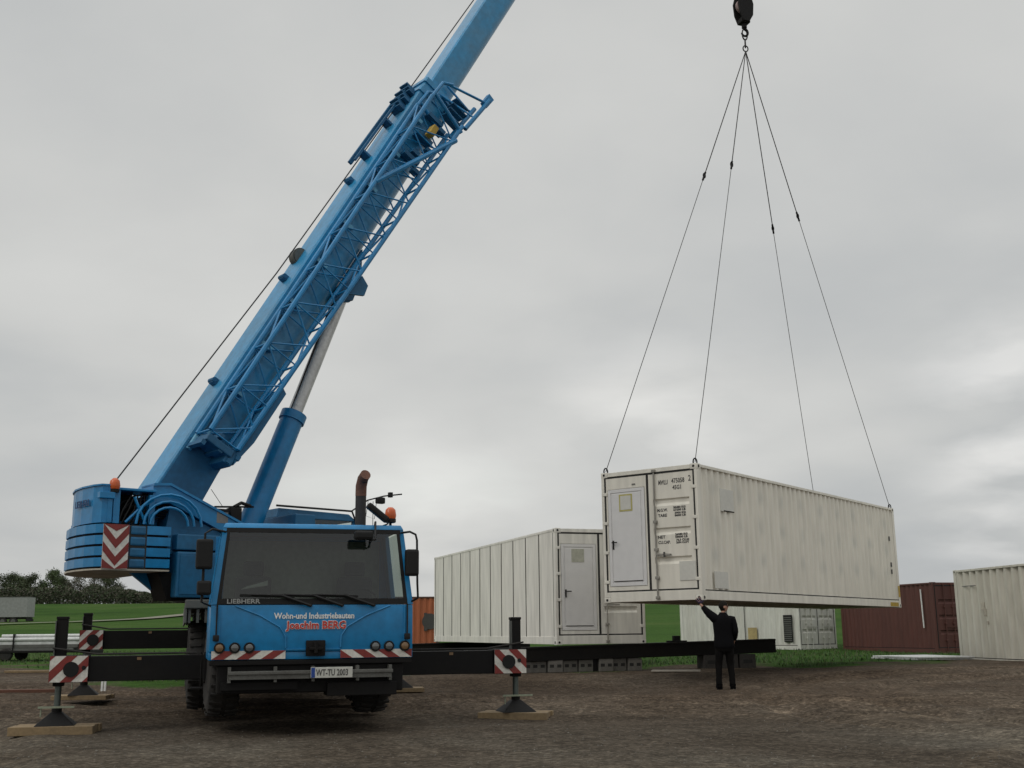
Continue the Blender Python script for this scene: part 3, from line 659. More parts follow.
t = MB(); text_bm(t, 'Joachim BERG', .142, (.04, -.012, 1.395), (1,0,0), (0,0,1), .97, .004, 'CENTER', bold=.003); t.build('lettering', paint('bright red lettering', (.50, .03, .02), .45, dirt=.1), cab)
def stripes(mb, x0, x1, z0, z1, y, n, lean, swap=0, th=.006):
    """white board with diagonal red bands, face towards -y"""
    mb.mi = 0; mb.box(x0, x1, y, y+th, z0, z1); mb.mi = 1
    w = (x1-x0); st = w/n; h = z1-z0
    def clip(poly):
        for sgn, lim in ((1, x0), (-1, x1)):
            out = []
            for i in range(len(poly)):
                a, b = poly[i], poly[(i+1) % len(poly)]
                ia, ib = sgn*(a[0]-lim) >= 0, sgn*(b[0]-lim) >= 0
                if ia: out.append(a)
                if ia != ib:
                    tt = (lim-a[0])/(b[0]-a[0]); out.append((lim, a[1]+tt*(b[1]-a[1])))
            poly = out
            if not poly: return poly
        return poly
    for i in range(-3, int(n)+4):
        a = x0+(i+.5*swap)*st
        pl = clip([(a, z0), (a+st*.5, z0), (a+st*.5+lean*h, z1), (a+lean*h, z1)])
        if len(pl) > 2: mb.prism(pl, 'y', y-.003, y-.0005)
for s in (-1, 1):
    m = MB(); 
    if s < 0: stripes(m, -1.34, -.37, 1.0, 1.11, -.008, 3, 1.5)
    else: stripes(m, .37, 1.36, 1.0, 1.11, -.008, 3, -1.5)
    m.build('warning_stripe', [WHITEP, REDP], cab)
for x, mt in ((-1.24, LAMPA), (-1.04, LAMP), (-.85, LAMP), (.85, LAMP), (1.04, LAMP), (1.26, LAMPA)):
    m = MB(); m.lathe([(.0, .01), (.052, .01), (.058, .03), (.068, .03), (.074, .012), (.074, 0.0)], (x, -.006, 1.15), (0,-1,0), 18)
    hl = m.build('headlamp', PLAST, cab)
    m = MB(); m.lathe([(.052, .0), (.048, .012), (.03, .02), (.0, .023)], (x, -.03, 1.15), (0,-1,0), 16); m.build('lens', mt, hl)
m = MB(); m.box(-.10, .16, -.05, .0, 1.03, 1.24, .01); m.cyl((.03, -.09, 1.07), (.03, -.09, 1.22), .03, 10); m.box(-.06, .12, -.11, -.05, 1.11, 1.15, .006); m.build('tow_coupling', DARK, cab)
m = MB(); m.box(-1.36, 1.36, .0, .5, .92, .985, .01); m.box(-1.25, 1.25, .05, .6, .55, .92, .02); m.box(-1.2, -.2, -.02, .3, .60, .70); m.box(.2, 1.15, -.04, .4, .50, .68, .01)
m.build('bumper', DARK, crane)
m = MB(); m.box(-1.12, 1.08, -.14, .04, .80, .845, .008); m.box(-1.10, 1.06, -.12, -.10, .74, .80)
for x in (-1.1, -.5, 0, .6, 1.05): m.box(x-.02, x+.02, -.10, .05, .70, .90)
m.build('step_plate', ALU, crane)
m = MB(); m.box(-.04, .52, -.165, -.15, .745, .885, .004); pl = m.build('number_plate', paint('plate white', (.55, .55, .5), .4, dirt=.2), crane)
m = MB(); m.box(-.035, .015, -.168, -.1652, .75, .88); m.build('plate_band', paint('plate blue', (.01, .05, .25), .4), pl)
m = MB(); text_bm(m, 'WT-TU 2003', .118, (.03, -.168, .775), (1,0,0), (0,0,1), .66, .001, bold=.002); m.build('lettering', INK, pl)
for x, s in ((-.05, -1), (.38, -1), (.82, -1)):                      # three wipers
    m = MB(); m.cyl((x, -.01, 1.705), (x, -.05, 1.705), .022, 8)
    m.tube([(x, -.045, 1.70), (x-.40, -.03, 1.84)], .022, 6); m.tube([(x-.40, -.035, 1.84), (x-.80, -.02, 1.85)], .014, 6)
    m.bar((x-.22, -.012, 1.825), (x-.95, -.008, 1.845), .014, .028)
    m.build('wiper', PLAST, cab)
def mirror(x0, x1, y, z0, z1, arm, nm='mirror'):
    m = MB(); m.box(x0, x1, y-.09, y+.05, z0, z1, .035); o = m.build(nm, PLAST, cab)
    m = MB(); m.tube(arm, .016, 7); m.build('mirror_arm', PLAST, o)
mirror(1.23, 1.42, -.12, 2.10, 2.47, [(1.22, .1, 2.72), (1.30, -.1, 2.72), (1.38, -.12, 2.68), (1.40, -.12, 2.6), (1.41, -.12, 2.0), (1.42, -.12, 1.80), (1.36, 0, 1.76)])
mirror(-1.60, -1.38, -.12, 2.18, 2.58, [(-1.22, .1, 2.70), (-1.40, -.1, 2.72), (-1.49, -.12, 2.66), (-1.50, -.12, 1.75), (-1.37, .05, 1.70)])
mirror(-1.57, -1.38, -.12, 1.84, 2.03, [(-1.49, -.12, 2.2), (-1.49, -.12, 1.8)])
mirror(.50, .76, -.20, 2.59, 2.71, [(.85, .2, 2.82), (.83, .02, 2.86), (.80, -.18, 2.60), (.72, -.2, 2.58)])
g = MB(); g.M = Matrix.Translation((.90, .25, 3.0)) @ Matrix.Rotation(R(38), 4, 'Y'); g.box(-.20, .17, -.1, .03, -.045, .05, .03); o = g.build('ramp_mirror', PLAST, cab)
g = MB(); g.tube([(1.02, .25, 2.92), (1.05, .25, 2.86), (.95, .3, 2.82)], .012, 6); g.build('mirror_arm', PLAST, o)
m = MB(); m.cyl((1.10, .35, 2.82), (1.10, .35, 2.92), .02, 8); m.lathe([(.06, 0), (.08, .01), (.08, .06), (.0, .06)], (1.10, .35, 2.88), (0,0,1), 14); bc = m.build('beacon', PLAST, cab)
m = MB(); m.lathe([(.075, 0), (.085, .05), (.072, .13), (.035, .165), (0, .17)], (1.10, .35, 2.94), (0,0,1), 16); m.build('lens', ORANGE, bc)
m = MB(); m.tube([(.86, .45, 2.82), (.86, .45, 3.2)], .005, 5); m.build('antenna', PLAST, cab)
m = MB(); m.tube([(.90, 1.95, 1.7), (.90, 1.95, 3.5), (.90, 1.93, 3.62), (.92, 1.85, 3.72), (.94, 1.76, 3.76)], [.085, .085, .085, .083, .08], 14); ex = m.build('exhaust_pipe', paint('sooty exhaust steel', (.03, .026, .024), .7), crane)
m = MB(); m.tube([(.90, 1.95, 3.45), (.90, 1.935, 3.60), (.915, 1.86, 3.715), (.94, 1.75, 3.765)], [.088, .088, .086, .084], 14); m.build('exhaust_tip', RUST, ex)
for s, zz in ((-1, 0), (1, 0)):
    m = MB(); m.tube([(s*1.29, -.02, 1.72), (s*1.29, -.03, 1.4), (s*1.29, -.03, 1.28)], .012, 6); m.box(s*1.29-.04, s*1.29+.04, -.05, -.01, 1.24, 1.32, .01); m.build('door_cable', PLAST, cab)
m = MB(); m.box(-1.58, -1.42, .6, .9, .6, .62); m.tube([(-1.45, .7, .61), (-1.45, .7, 1.0)], .012, 6); m.build('cab_step', DARK, crane)

# outriggers
def outrigger(s, side, zc, reach, ztop, zpad, h=.35):
    """side -1 = left in the photo; foot stands on its timber at height zpad"""
    sg = side; xo = sg*(reach+.10); xi = sg*(reach-(.42 if s < 4 else .32))
    m = MB(); m.box(sg*.45, xi, s-.17, s+.17, zc-h/2, zc+h/2, .01); m.box(sg*.45, sg*1.4, s-.22, s+.22, zc-h/2-.05, zc+h/2+.04, .01)
    ob = m.build('outrigger_beam', DARK, crane)
    m = MB(); m.box(xo, xi+(-sg)*.0, s-.21, s+.21, zc-h/2-.005, zc+h/2+.015, .006); m.build('beam_end', DARK, ob)
    x0, x1 = min(xo, xi), max(xo, xi)
    m = MB(); stripes(m, x0+.004, x1-.004, zc-h/2, zc+h/2+.01, s-.219, 1.75, (1.0 if sg < 0 else -1.0), 1 if sg < 0 else 0)
    m.build('warning_panel', [WHITEP, REDP], ob)
    m = MB(); xc = (x0+x1)/2+.03*sg*-1; m.lathe([(0, 0), (.105, 0), (.105, .02), (0, .02)], (xc, s-.222, zc), (0,-1,0), 20)
    if s < 4: m.lathe([(0, 0), (.03, 0), (.03, .015), (0, .015)], (xc+.17, s-.222, zc+.02), (0,-1,0), 10)
    m.build('lamp_recess', PLAST, ob)
    xj = sg*(reach-.02)
    m = MB(); m.box(xj-.075, xj+.075, s-.075, s+.075, zc-h/2-.06, ztop, .012); m.box(xj-.082, xj+.082, s-.082, s+.082, ztop-.04, ztop, .008)
    m.mi = 1; m.box(xj-.09, xj-.077, s-.1, s+.02, zc+h/2+.02, ztop-.06)
    m.build('jack_tube', [DARK, GREY], ob)
    m = MB(); a_ = sg*1.5; b_ = xi-sg*.1; m.tube([(a_, s-.12, zc+h/2+.03), (b_, s-.12, zc+h/2+.03), (xj-sg*-.1, s-.12, zc+h/2+.12)], .016, 6); m.build('hydraulic_line', RUB, ob)
    m = MB(); m.box(sg*2.3-.03, sg*2.3+.03, s-.178, s-.168, zc+h/2-.06, zc+h/2-.02); m.build('reflector', LAMPA, ob)
    m = MB(); m.cyl((xj, s, zpad+.14), (xj, s, zc-h/2-.05), .045, 14); m.build('jack_rod', paint('grey jack rod', (.10, .12, .11), .4, metal=.5, dirt=.3), ob)
    m = MB(); m.hexa([(xj-.27, s-.27, zpad), (xj+.27, s-.27, zpad), (xj+.27, s+.27, zpad), (xj-.27, s+.27, zpad), (xj-.07, s-.07, zpad+.18), (xj+.07, s-.07, zpad+.18), (xj+.07, s+.07, zpad+.18), (xj-.07, s+.07, zpad+.18)], .015); m.cyl((xj, s, zpad+.15), (xj, s, zpad+.24), .07, 12)
    ft = m.build('jack_foot', DARK, ob)
    m = MB(); m.box(xj-.24, xj+.24, s-.13, s-.10, zpad+.235, zpad+.26); m.tube([(xj-.2, s-.1, zpad+.25), (xj-.2, s-.1, zpad+.12)], .01, 5); m.build('foot_handle', paint('pale green handle', (.25, .28, .20), .6), ft)
    return (WCH @ V((xj, s, zpad)))
feet = []
feet.append((outrigger(1.82, -1, .865, 3.40, 1.60, .10), 1.12, .12, 'sawn timber pad under the left front outrigger foot', 0))
feet.append((outrigger(1.82, 1, .865, 3.40, 1.55, .10), 1.08, .12, 'sawn timber pad under the striped jack right of the cab', .35))
feet.append((outrigger(7.4, -1, 1.24, 3.46, 1.74, .24, .34), 1.0, .08, 'sawn timber pad under the left rear outrigger foot', .1))
feet.append((outrigger(7.4, 1, 1.24, 2.54, 1.70, .24, .34), 1.0, .08, 'sawn timber pad under the rear outrigger foot half hidden by the cab', .0))
for p, w, h, lab, rr in feet:
    root = thing('timber_pad', lab, 'timber pad', TR(p.x, p.y, p.z-h, PS*.4-rr), 'timber pads under the crane feet')
    for k in range(5):
        q = MB(); y0 = -.5*w*.55+k*w*.55/5; q.box(-w/2+.02*math.sin(k*3), w/2+.02*math.cos(k*5), y0, y0+w*.11-.012, 0, h-.001, .008); q.build('plank', WOOD, root)

# superstructure (x along boom, y to its left, z up)
def slab_outline(k=1.0, rr=4.25):
    pts = [(-2.72, -1.33), (-3.80, -1.33), (-3.88, -1.22), (-3.94, -.95), (-3.96, -.6), (-3.93, -.2), (-3.83, .25), (-3.66, .65), (-3.40, 1.05), (-3.1, 1.33), (-2.62, 1.33)]
    return pts
m = MB(); m.prism([(x, y) for x, y in slab_outline()], 'z', 2.30, 2.325)
for k in range(4):
    z0 = 2.33+k*.170; q = MB()
    pts = [(x, y) for x, y in slab_outline()]; q.prism(pts, 'z', z0+.024, z0+.158)
    pass
    q.build('counterweight_slab', BLUE, crane, WSU)
    if k == 0:
        q = MB(); q.prism([(x+.04 if x < -3 else x-.03, y*.965) for x, y in pts], 'z', 2.326, 3.0); q.build('slab_gap_shade', DARK, crane, WSU)  # black filler added inside the stack, gives the slab gaps their dark shade
    if k == 0: m.build('counterweight_base', STEELU, crane, WSU)
q = MB()                                                             # chevron board, towards the camera (local -y)
x0, x1 = -3.80, -3.40; q.mi = 0; q.box(x0, x1, -1.345, -1.335, 2.32, 3.0); q.mi = 1; xm = (x0+x1)/2
h = .165
for k in range(4):
    z = 2.10+k*.265
    for sgn in (-1, 1):
        pl = [(xm, z), (xm+sgn*(x1-xm), z+.23), (xm+sgn*(x1-xm), z+.37), (xm, z+.14)]
        pl = [(a, min(3.0, max(2.32, b))) for a, b in pl]
        area = abs(sum(pl[i][0]*pl[(i+1) % 4][1]-pl[(i+1) % 4][0]*pl[i][1] for i in range(4)))
        if area > .002:
            try: q.prism(pl, 'y', -1.349, -1.3455)
            except Exception: pass
q.build('warning_chevron', [WHITEP, REDP], crane, WSU)
m = MB()
for z in (2.335, 2.505, 2.675, 2.845): m.box(-3.375, -3.13, -1.352, -1.25, z+.008, z+.145, .03)
m.mi = 1; m.box(-3.39, -3.11, -1.334, -1.3305, 2.33, 3.0)
m.build('lifting_pockets', [BLUE_D, GASK], crane, WSU)
m = MB(); pts = [(-3.66, -1.22), (-3.80, -1.20), (-3.87, -1.0), (-3.90, -.6), (-3.87, -.2), (-3.77, .2), (-3.6, .6), (-3.35, .95), (-3.1, 1.1), (-3.0, .6)]
m.prism(pts, 'z', 3.03, 3.60); m.prism([(x*1.006, y*1.012) for x, y in pts], 'z', 3.60, 3.625); m.box(-3.72, -3.64, -1.22, -.9, 3.03, 3.62, .01)
m.box(-3.86, -3.62, -1.26, -1.14, 3.40, 3.50, .01)
rh = m.build('rear_housing', BLUE, crane, WSU)
rd = V((-.28, -.96, 0)).normalized()
t = MB(); text_bm(t, 'LIEBHERR', .15, (-3.925, -.36, 3.30), (.03, -1, 0), (0,0,1), None, .003, bold=.003, width=.60); t.build('lettering', INKB, rh)
# winch bay: plates, drum, hoses
m = MB(); m.box(-3.64, -2.6, -.62, .62, 3.03, 3.12); m.box(-3.62, -3.52, -1.2, -.62, 3.03, 3.55); m.box(-3.05, -2.95, -1.2, -.7, 3.03, 3.5, .01); m.box(-3.64, -2.95, -1.22, -.6, 3.545, 3.585, .01)
m.build('winch_bracket', BLUE, crane, WSU)
m = MB(); m.cyl((-3.3, -.55, 3.36), (-3.3, .2, 3.36), .2, 24); m.cyl((-3.3, -.6, 3.36), (-3.3, -.56, 3.36), .27, 24); m.cyl((-3.3, .2, 3.36), (-3.3, .24, 3.36), .27, 24); m.build('winch_drum', DARK, crane, WSU)
m = MB()
for i in range(9):
    r = .16+.05*i; cx = -2.75-.03*i
    m.tube([(cx+r*math.cos(a), -.95-.03*(i % 4), 3.03+r*.9*math.sin(a)) for a in [k*math.pi/8 for k in range(9)]], .014, 6)
for i in range(6): m.tube([(-3.5+i*.05, -1.12, 3.03), (-3.45+i*.09, -1.16, 3.25), (-3.30+i*.05, -1.1, 3.5)], .013, 6)
m.build('hydraulic_hoses', PLAST, crane, WSU)
m = MB(); m.tube([(-3.42, -1.20, 3.05), (-3.18, -1.2, 3.3), (-2.98, -1.2, 3.42)], .022, 6); m.tube([(-3.1, -1.21, 3.04), (-3.3, -1.21, 3.45)], .022, 6); 
for rq in (.30, .40, .52): m.tube([(-2.72+rq*1.05*math.cos(a), -1.24, 3.03+rq*.95*math.sin(a)) for a in [k*math.pi/10 for k in range(11)]], .022, 6)
m.build('stay_tubes', BLUE, crane, WSU)
m = MB(); m.lathe([(.07, 0), (.075, .05), (.06, .05)], (-3.62, -1.20, 3.50), (0,0,1), 12); b2 = m.build('beacon', PLAST, crane, WSU)
m = MB(); m.lathe([(.07, 0), (.085, .05), (.07, .13), (.03, .17), (0, .175)], (-3.62, -1.20, 3.555), (0,0,1), 16); m.build('lens', ORANGE, b2)
# side frames that carry the boom foot
side = [(-2.95, 3.66), (-2.62, 3.66), (-1.30, 3.06), (-.55, 2.72), (-.35, 2.4), (-.35, 1.87), (-2.5, 1.87), (-3.1, 2.31), (-3.62, 2.31), (-3.62, 3.03), (-3.05, 3.03)]
for y0, y1 in ((-.68, -.60), (.60, .68)):
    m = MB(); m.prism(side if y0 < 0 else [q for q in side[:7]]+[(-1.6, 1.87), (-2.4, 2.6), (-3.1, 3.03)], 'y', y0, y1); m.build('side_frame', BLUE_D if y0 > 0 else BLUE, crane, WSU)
m = MB()                                                             # broad sloping cover with its folded lower edge
def slope(y0, y1, dz, th, xs=(-2.98, -2.70, -1.35, -.9)):
    top = [(xs[0], 3.66), (xs[1], 3.68), (xs[2], 3.08), (xs[3], 2.92)]
    m.prism([(x, z+dz) for x, z in top]+[(x, z+dz-th) for x, z in top[::-1]], 'y', y0, y1)
slope(-1.16, -.68, .02, .30)
slope(-1.19, -.66, .035, .04)
m.build('side_cover', BLUE, crane, WSU)
m = MB(); m.prism([(-2.72, 2.96), (-2.66, 3.36), (-1.55, 2.86), (-1.25, 2.72), (-1.25, 2.50), (-2.72, 2.60)], 'y', -1.1, -.70); m.box(-2.6, -1.2, -1.0, -.7, 1.9, 2.6, .01); m.build('machine_frame', BLUE_D, crane, WSU)
m = MB(); m.box(-2.60, -1.82, -1.34, -.72, 1.90, 2.62, .03); m.box(-2.55, -1.86, -1.352, -1.342, 1.95, 2.56, .004); m.box(-2.60, -1.82, -1.30, -.72, 2.65, 2.90, .02); m.build('engine_cabinet', BLUE_D, crane, WSU)
m = MB(); m.prism([(-2.82, 2.29), (-2.55, 2.29), (-2.3, 1.86), (-2.66, 1.86)], 'y', -1.15, -.62); m.build('belly_plate', DARK, crane, WSU)
m = MB(); m.box(-1.78, -1.2, -1.2, -.75, 1.9, 2.75, .06); m.cyl((-1.5, -1.25, 2.2), (-1.5, -1.25, 2.9), .14, 14); m.tube([(-1.75, -1.25, 2.9), (-1.55, -1.3, 3.0), (-1.25, -1.25, 2.95)], .03, 8); m.box(-1.7, -1.45, -1.3, -1.1, 2.0, 2.18, .05); m.build('hydraulic_unit', DARK, crane, WSU)
m = MB(); m.box(-1.9, 1.2, -.6, .3, 1.86, 2.2, .02); m.lathe([(1.0, 0), (1.0, .1), (.86, .1), (.86, .3), (0, .3)], (0, 0, 1.60), (0,0,1), 32); m.build('turntable', DARK, crane, WSU)
m = MB(); m.box(-1.90, -1.66, -1.15, -.95, 3.05, 3.36, .02); m.box(-1.60, -1.4, -1.1, -.9, 2.95, 3.40, .02); m.bar((-1.85, -1, 3.40), (-1.1, -.9, 3.45), .03, .03); m.tube([(-1.7, -1.0, 3.4), (-1.95, -1.05, 3.68)], .005, 5); m.tube([(-1.5, -1.0, 3.42), (-1.35, -.95, 3.50), (-1.15, -.9, 3.46)], .03, 6)
m.build('work_light_mount', DARK, crane, WSU)
m = MB(); m.box(-1.88, -1.68, -1.162, -1.152, 3.12, 3.30); m.build('work_light', LAMP, crane, WSU)
# operator's cab, left of the boom
oc = MB(); oc.box(.25, 1.95, .75, 1.65, 1.95, 2.7, .03)
for x in (.25, 1.89):
    for y in (.75, 1.59): oc.box(x, x+.06, y, y+.06, 2.7, 3.48)
oc.hexa([(.2, .72, 3.48), (1.98, .72, 3.48), (1.98, 1.68, 3.48), (.2, 1.68, 3.48), (.25, .75, 3.66), (1.8, .75, 3.62), (1.8, 1.65, 3.62), (.25, 1.65, 3.66)], .02)
oc.box(-.2, .2, -.75, .75, 3.0, 3.4, .02)
oc_o = oc.build('operator_cab', BLUE_D, crane, WSU)
g = MB(); g.poly([(.31, .76, 2.7), (1.89, .76, 2.7), (1.89, .76, 3.48), (.31, .76, 3.48)]); g.poly([(1.93, .81, 2.7), (1.93, 1.6, 2.7), (1.93, 1.6, 3.48), (1.93, .81, 3.48)]); g.build('window', GLASSC, oc_o)
g = MB(); g.tube([(.2, .74, 3.70), (1.85, .72, 3.68), (2.15, .7, 3.0)], .022, 6); g.tube([(1.85, .75, 3.68), (2.2, .7, 3.92), (2.55, .65, 4.02), (2.95, .6, 4.08)], .016, 6); g.box(2.38, 2.56, .6, .72, 3.86, 3.99, .03); g.tube([(2.2, .68, 3.92), (2.15, .68, 3.6), (2.35, .68, 3.55), (2.4, .68, 3.95)], .006, 5); g.box(2.65, 2.72, .58, .66, 4.0, 4.1); g.build('grab_rail', PLAST, oc_o)

# luffing cylinder
pb = V((-1.05, 0, 2.35)); pt = WSU.inverted() @ (WBO @ V((5.30, 0, -.64))); jn = pb+(pt-pb)*.54
m = MB(); m.cyl(pb, jn, .215, 24); m.cyl(jn-(pt-pb).normalized()*.14, jn+(pt-pb).normalized()*.02, .245, 24); m.cyl(pb+V((0,-.3,0)), pb+V((0,.3,0)), .2, 16); lb = m.build('luffing_cylinder', BLUE, crane, WSU)
m = MB(); m.cyl(jn, pt, .135, 20); m.build('piston_rod', CHROME, lb)
m = MB(); off = V((-.19, -.05, 0)); m.tube([jn+off+V((0,0,-.2)), pt+off*.9], .02, 6); m.build('hose_line', PLAST, lb)

# boom (x along the boom, z = its upper side, y = its left)
def boom_profile(w, h, rnd=.3):
    """flat topped box with a rounded belly"""
    pts = [(-w/2+.03, h/2), (w/2-.03, h/2), (w/2, h/2-.03), (w/2, -h*.12)]
    n = 7
    for k in range(1, n+1):
        a = math.pi*k/(n+1); pts.append((w/2*math.cos(a), -h*.12-(h*.38)*math.sin(a)))
    pts += [(-w/2, -h*.12), (-w/2, h/2-.03)]
    return pts
secs = [(-.5, 10.4, .76, .92), (10.4, 18.3, .60, .68), (18.3, 25.2, .53, .60), (25.2, 31.2, .46, .53)]
for i, (a, b, w, h_) in enumerate(secs):
    m = MB(); P = boom_profile(w, h_); A = [m.v((a, y, z)) for y, z in P]; B = [m.v((b, y, z)) for y, z in P]; n = len(P)
    for k in range(n): m.face([A[k], A[(k+1) % n], B[(k+1) % n], B[k]], 3 < k < n-3)
    m.face(A); m.face(B[::-1])
    cw, chh = w+.06, h_+.06
    P2 = boom_profile(cw, chh)
    for x in ([b-.22] if i else [b-.30, b-.02]):
        A = [m.v((x, y, z)) for y, z in P2]; B = [m.v((x+.12, y, z)) for y, z in P2]
        for k in range(n): m.face([A[k], A[(k+1) % n], B[(k+1) % n], B[k]])
        m.face(A); m.face(B[::-1])
    m.build('boom_section', BLUE_W if i else BLUE_W, crane, WBO)
m = MB()
for s in (-1, 1):
    m = MB(); m.prism([(-.75, -.1), (-.35, .40), (.9, .40), (1.6, -.30), (.1, -.38)], 'y', s*.385, s*.405); m.build('boom_foot_plate', BLUE_D, crane, WBO)
m = MB()
for s in (-1, 1): m.prism([(4.8, -.40), (6.2, -.40), (5.55, -.76), (5.1, -.76)], 'y', s*.22, s*.30)
m.cyl((5.30, -.34, -.64), (5.30, .34, -.64), .09, 12); m.build('cylinder_lug', BLUE_D, crane, WBO)
m = MB(); m.cyl((5.35, .05, .44), (5.35, .25, .44), .15, 24); m.cyl((5.35, .07, .44), (5.35, .23, .44), .18, 24); m.build('hose_reel', GREY, crane, WBO)
for x in (2.15, 4.7, 7.4):
    m = MB(); m.box(x-.06, x+.06, -.08, .08, .43, .55, .01); m.cyl((x, -.10, .54), (x, .10, .54), .045, 12); m.build('rope_guide', BLUE_D, crane, WBO)
m = MB(); m.bar((7.8, .1, .68), (10.2, .1, .62), .06, .09); m.bar((7.8, -.1, .68), (10.2, -.1, .62), .04, .05)
for x in (8.1, 9.1, 10.1): m.box(x, x+.05, -.12, .12, .44, .64)
for k in range(9): m.box(9.5+k*.08, 9.54+k*.08, -.28+.05*(k % 3), .1, .45, .62+.05*((k*7) % 3))
m.build('walkway_rail', BLUE_D, crane, WBO)
m = MB(); m.tube([(.7, -.43, .33), (8.9, -.43, .33)], .05, 8); m.tube([(1.1, -.46, .20), (8.6, -.46, .20)], .035, 8)
for k in range(9): m.box(1+k*1.05, 1.08+k*1.05, -.47, -.37, .05, .36)
m.build('side_pipes', paint('light blue pipe paint', (.10, .36, .55), .3, dirt=.4), crane, WBO)
# folding lattice jib stowed on the right of the boom
J0, J1 = 1.0, 9.7; yi, yo = -.47, -1.0
def jz(x): 
    t = (x-J0)/(J1-J0); return (.36-.02*t, -.23-.33*t)
m = MB()
for y in (yi, yo):
    for k in (0, 1): m.tube([(J0, y, jz(J0)[k]), (J1, y, jz(J1)[k])], .048, 8)
lj = m.build('lattice_jib', BLUE, crane, WBO)
m = MB(); n = 9
for i in range(n):
    xa, xb = J0+(J1-J0)*i/n, J0+(J1-J0)*(i+1)/n; xm_ = (xa+xb)/2
    for y in (yi, yo):
        m.tube([(xa, y, jz(xa)[0]), (xm_, y, jz(xm_)[1])], .016, 6); m.tube([(xm_, y, jz(xm_)[1]), (xb, y, jz(xb)[0])], .016, 6); m.tube([(xa, y, jz(xa)[0]), (xa, y, jz(xa)[1])], .014, 6)
    for k in (0, 1):
        m.tube([(xa, yi, jz(xa)[k]), (xb, yo, jz(xb)[k])] if i % 2 else [(xa, yo, jz(xa)[k]), (xb, yi, jz(xb)[k])], .02, 6); m.tube([(xa, yi, jz(xa)[k]), (xa, yo, jz(xa)[k])], .02, 6)
m.build('lattice_braces', BLUE, lj)
m = MB()                                                             # fork at the upper end of the jib
for y in (yi, yo):
    m.tube([(J1, y, -.64), (10.75, y-.02, -.76)], .05, 8); m.tube([(J1-.1, y, .34), (10.15, y, .30), (10.3, y, .1)], .04, 8); m.tube([(10.2, y, .25), (10.62, y, -.70)], .028, 6)
    m.tube([(J1+.1, y, .34), (J1-.15, y, -.62)], .04, 8)
m.tube([(7.1, yo, .34), (9.3, yo, -.60)], .055, 8)
m.prism([(10.55, -.80), (10.85, -.84), (10.88, -.68), (10.6, -.66)], 'y', yo-.02, yo+.10)
m.tube([(10.6, yi, -.70), (10.75, yi+.1, .0)], .025, 6); m.tube([(10.1, yo, -.68), (10.35, yi, .05)], .022, 6)
m.build('jib_fork', BLUE, lj)
m = MB()
for k in range(4): m.box(9.9+k*.15, 9.925+k*.15, yo+.25, yi, -.62+.05*(k % 2), -.2)
for k in range(10): 
    x = 8.3+.15*k; m.box(x, x+.09, yi-.1-.03*(k % 3), yi+.06, -.45+.11*(k % 4), -.30+.12*((k*3) % 4))
m.build('jib_fittings', BLUE_D, lj)
m = MB(); m.box(9.05, 9.30, yo+.1, yo+.3, -.20, -.06, .02); m.build('yellow_box', YEL, lj)
m = MB(); m.prism([(.75, -.32), (1.3, -.42), (2.4, -.44), (2.45, -.34), (1.0, -.24)], 'y', yo+.04, yi); m.box(.7, 1.0, yo+.05, yi+.1, -.30, -.12, .02); m.box(.82, .95, yo, yi, -.2, .34, .02)
for k in range(7): m.box(.72+(k*37 % 5)*.07, .80+(k*37 % 5)*.07, yo+.02, yi+.1, .30-.11*k, .38-.11*k)
m.build('jib_mount', BLUE_D, crane, WBO)
for ya_, yb_ in ((yo+.02, yo+.08), (yi-.10, yi-.04)):
    m = MB(); m.prism([(4.8, -.42), (5.3, -.46), (5.22, -.66), (5.0, -.70)], 'y', ya_, yb_); m.build('jib_lug', BLUE_D, crane, WBO)
# boom head, hoist rope
m = MB()
for s in (-1, 1): m.prism([(31.0, -.30), (31.0, .35), (31.9, .30), (32.1, -.35), (31.6, -.75)], 'y', s*.24, s*.28)
for x, z, r in ((31.75, -.35, .28), (31.5, .25, .22)): m.cyl((x, -.2, z), (x, .2, z), r, 24)
m.build('boom_head', DARK, crane, WBO)
hb_z = 19.05                                                         # top of the hook block
iS = WSU.inverted(); wl = WSU
head = WBO @ V((31.75, 0, -.35))
m = MB(); iB = WBO.inverted()
m.tube([V((-.42, .05, .93)), V((4.7, .05, .66)), V((13.5, .05, .46)), V((31.5, .03, .47))], .013, 6)
for ox in (-.11, .11):
    top = WBO @ V((31.75, ox, -.35)); bot = HOOK+V((0, 0, hb_z))+bV*ox*.8
    m.tube([iB @ V((HOOK.x+bV.x*ox*.8, HOOK.y+bV.y*ox*.8, top.z)), iB @ bot], .013, 6)
m.build('hoist_rope', ROPE, crane, WBO)

# hook block, sling and its legs
WHK = TR(HOOK.x, HOOK.y, 0, R(20))
hb = thing('hook_block', 'black hook block hanging from the crane rope above the sling', 'hook block', WHK)
zt = 18.30
m = MB()
for s in (-1, 1): m.prism([(-.14, zt+.95), (.14, zt+.95), (.24, zt+.55), (.21, zt+.2), (.09, zt), (-.11, zt), (-.21, zt+.25), (-.24, zt+.6)], 'y', s*.12, s*.17)
m.box(-.14, .14, -.12, .12, zt-.02, zt+.12, .02); m.build('cheek_plates', DARK, hb)
m = MB(); m.lathe([(0, -.06), (.22, -.06), (.20, 0), (.22, .06), (0, .06)], (0, 0, zt+.52), (0,1,0), 24); m.build('sheave', paint('pinkish worn steel', (.28, .20, .19), .5, dirt=.4), hb)
m = MB(); pth = [(0, 0, zt), (0, 0, zt-.16)]+[(.0+.10*math.cos(a)*1.0-.0, 0, zt-.30+.11*math.sin(a)) for a in [math.pi/2-k*.5 for k in range(0, 10)]]
m.tube(pth, [.05, .05]+[.045-.002*k for k in range(10)], 10); m.cyl((0, 0, zt-.04), (0, 0, zt-.16), .075, 12); m.build('hook', DARK, hb)
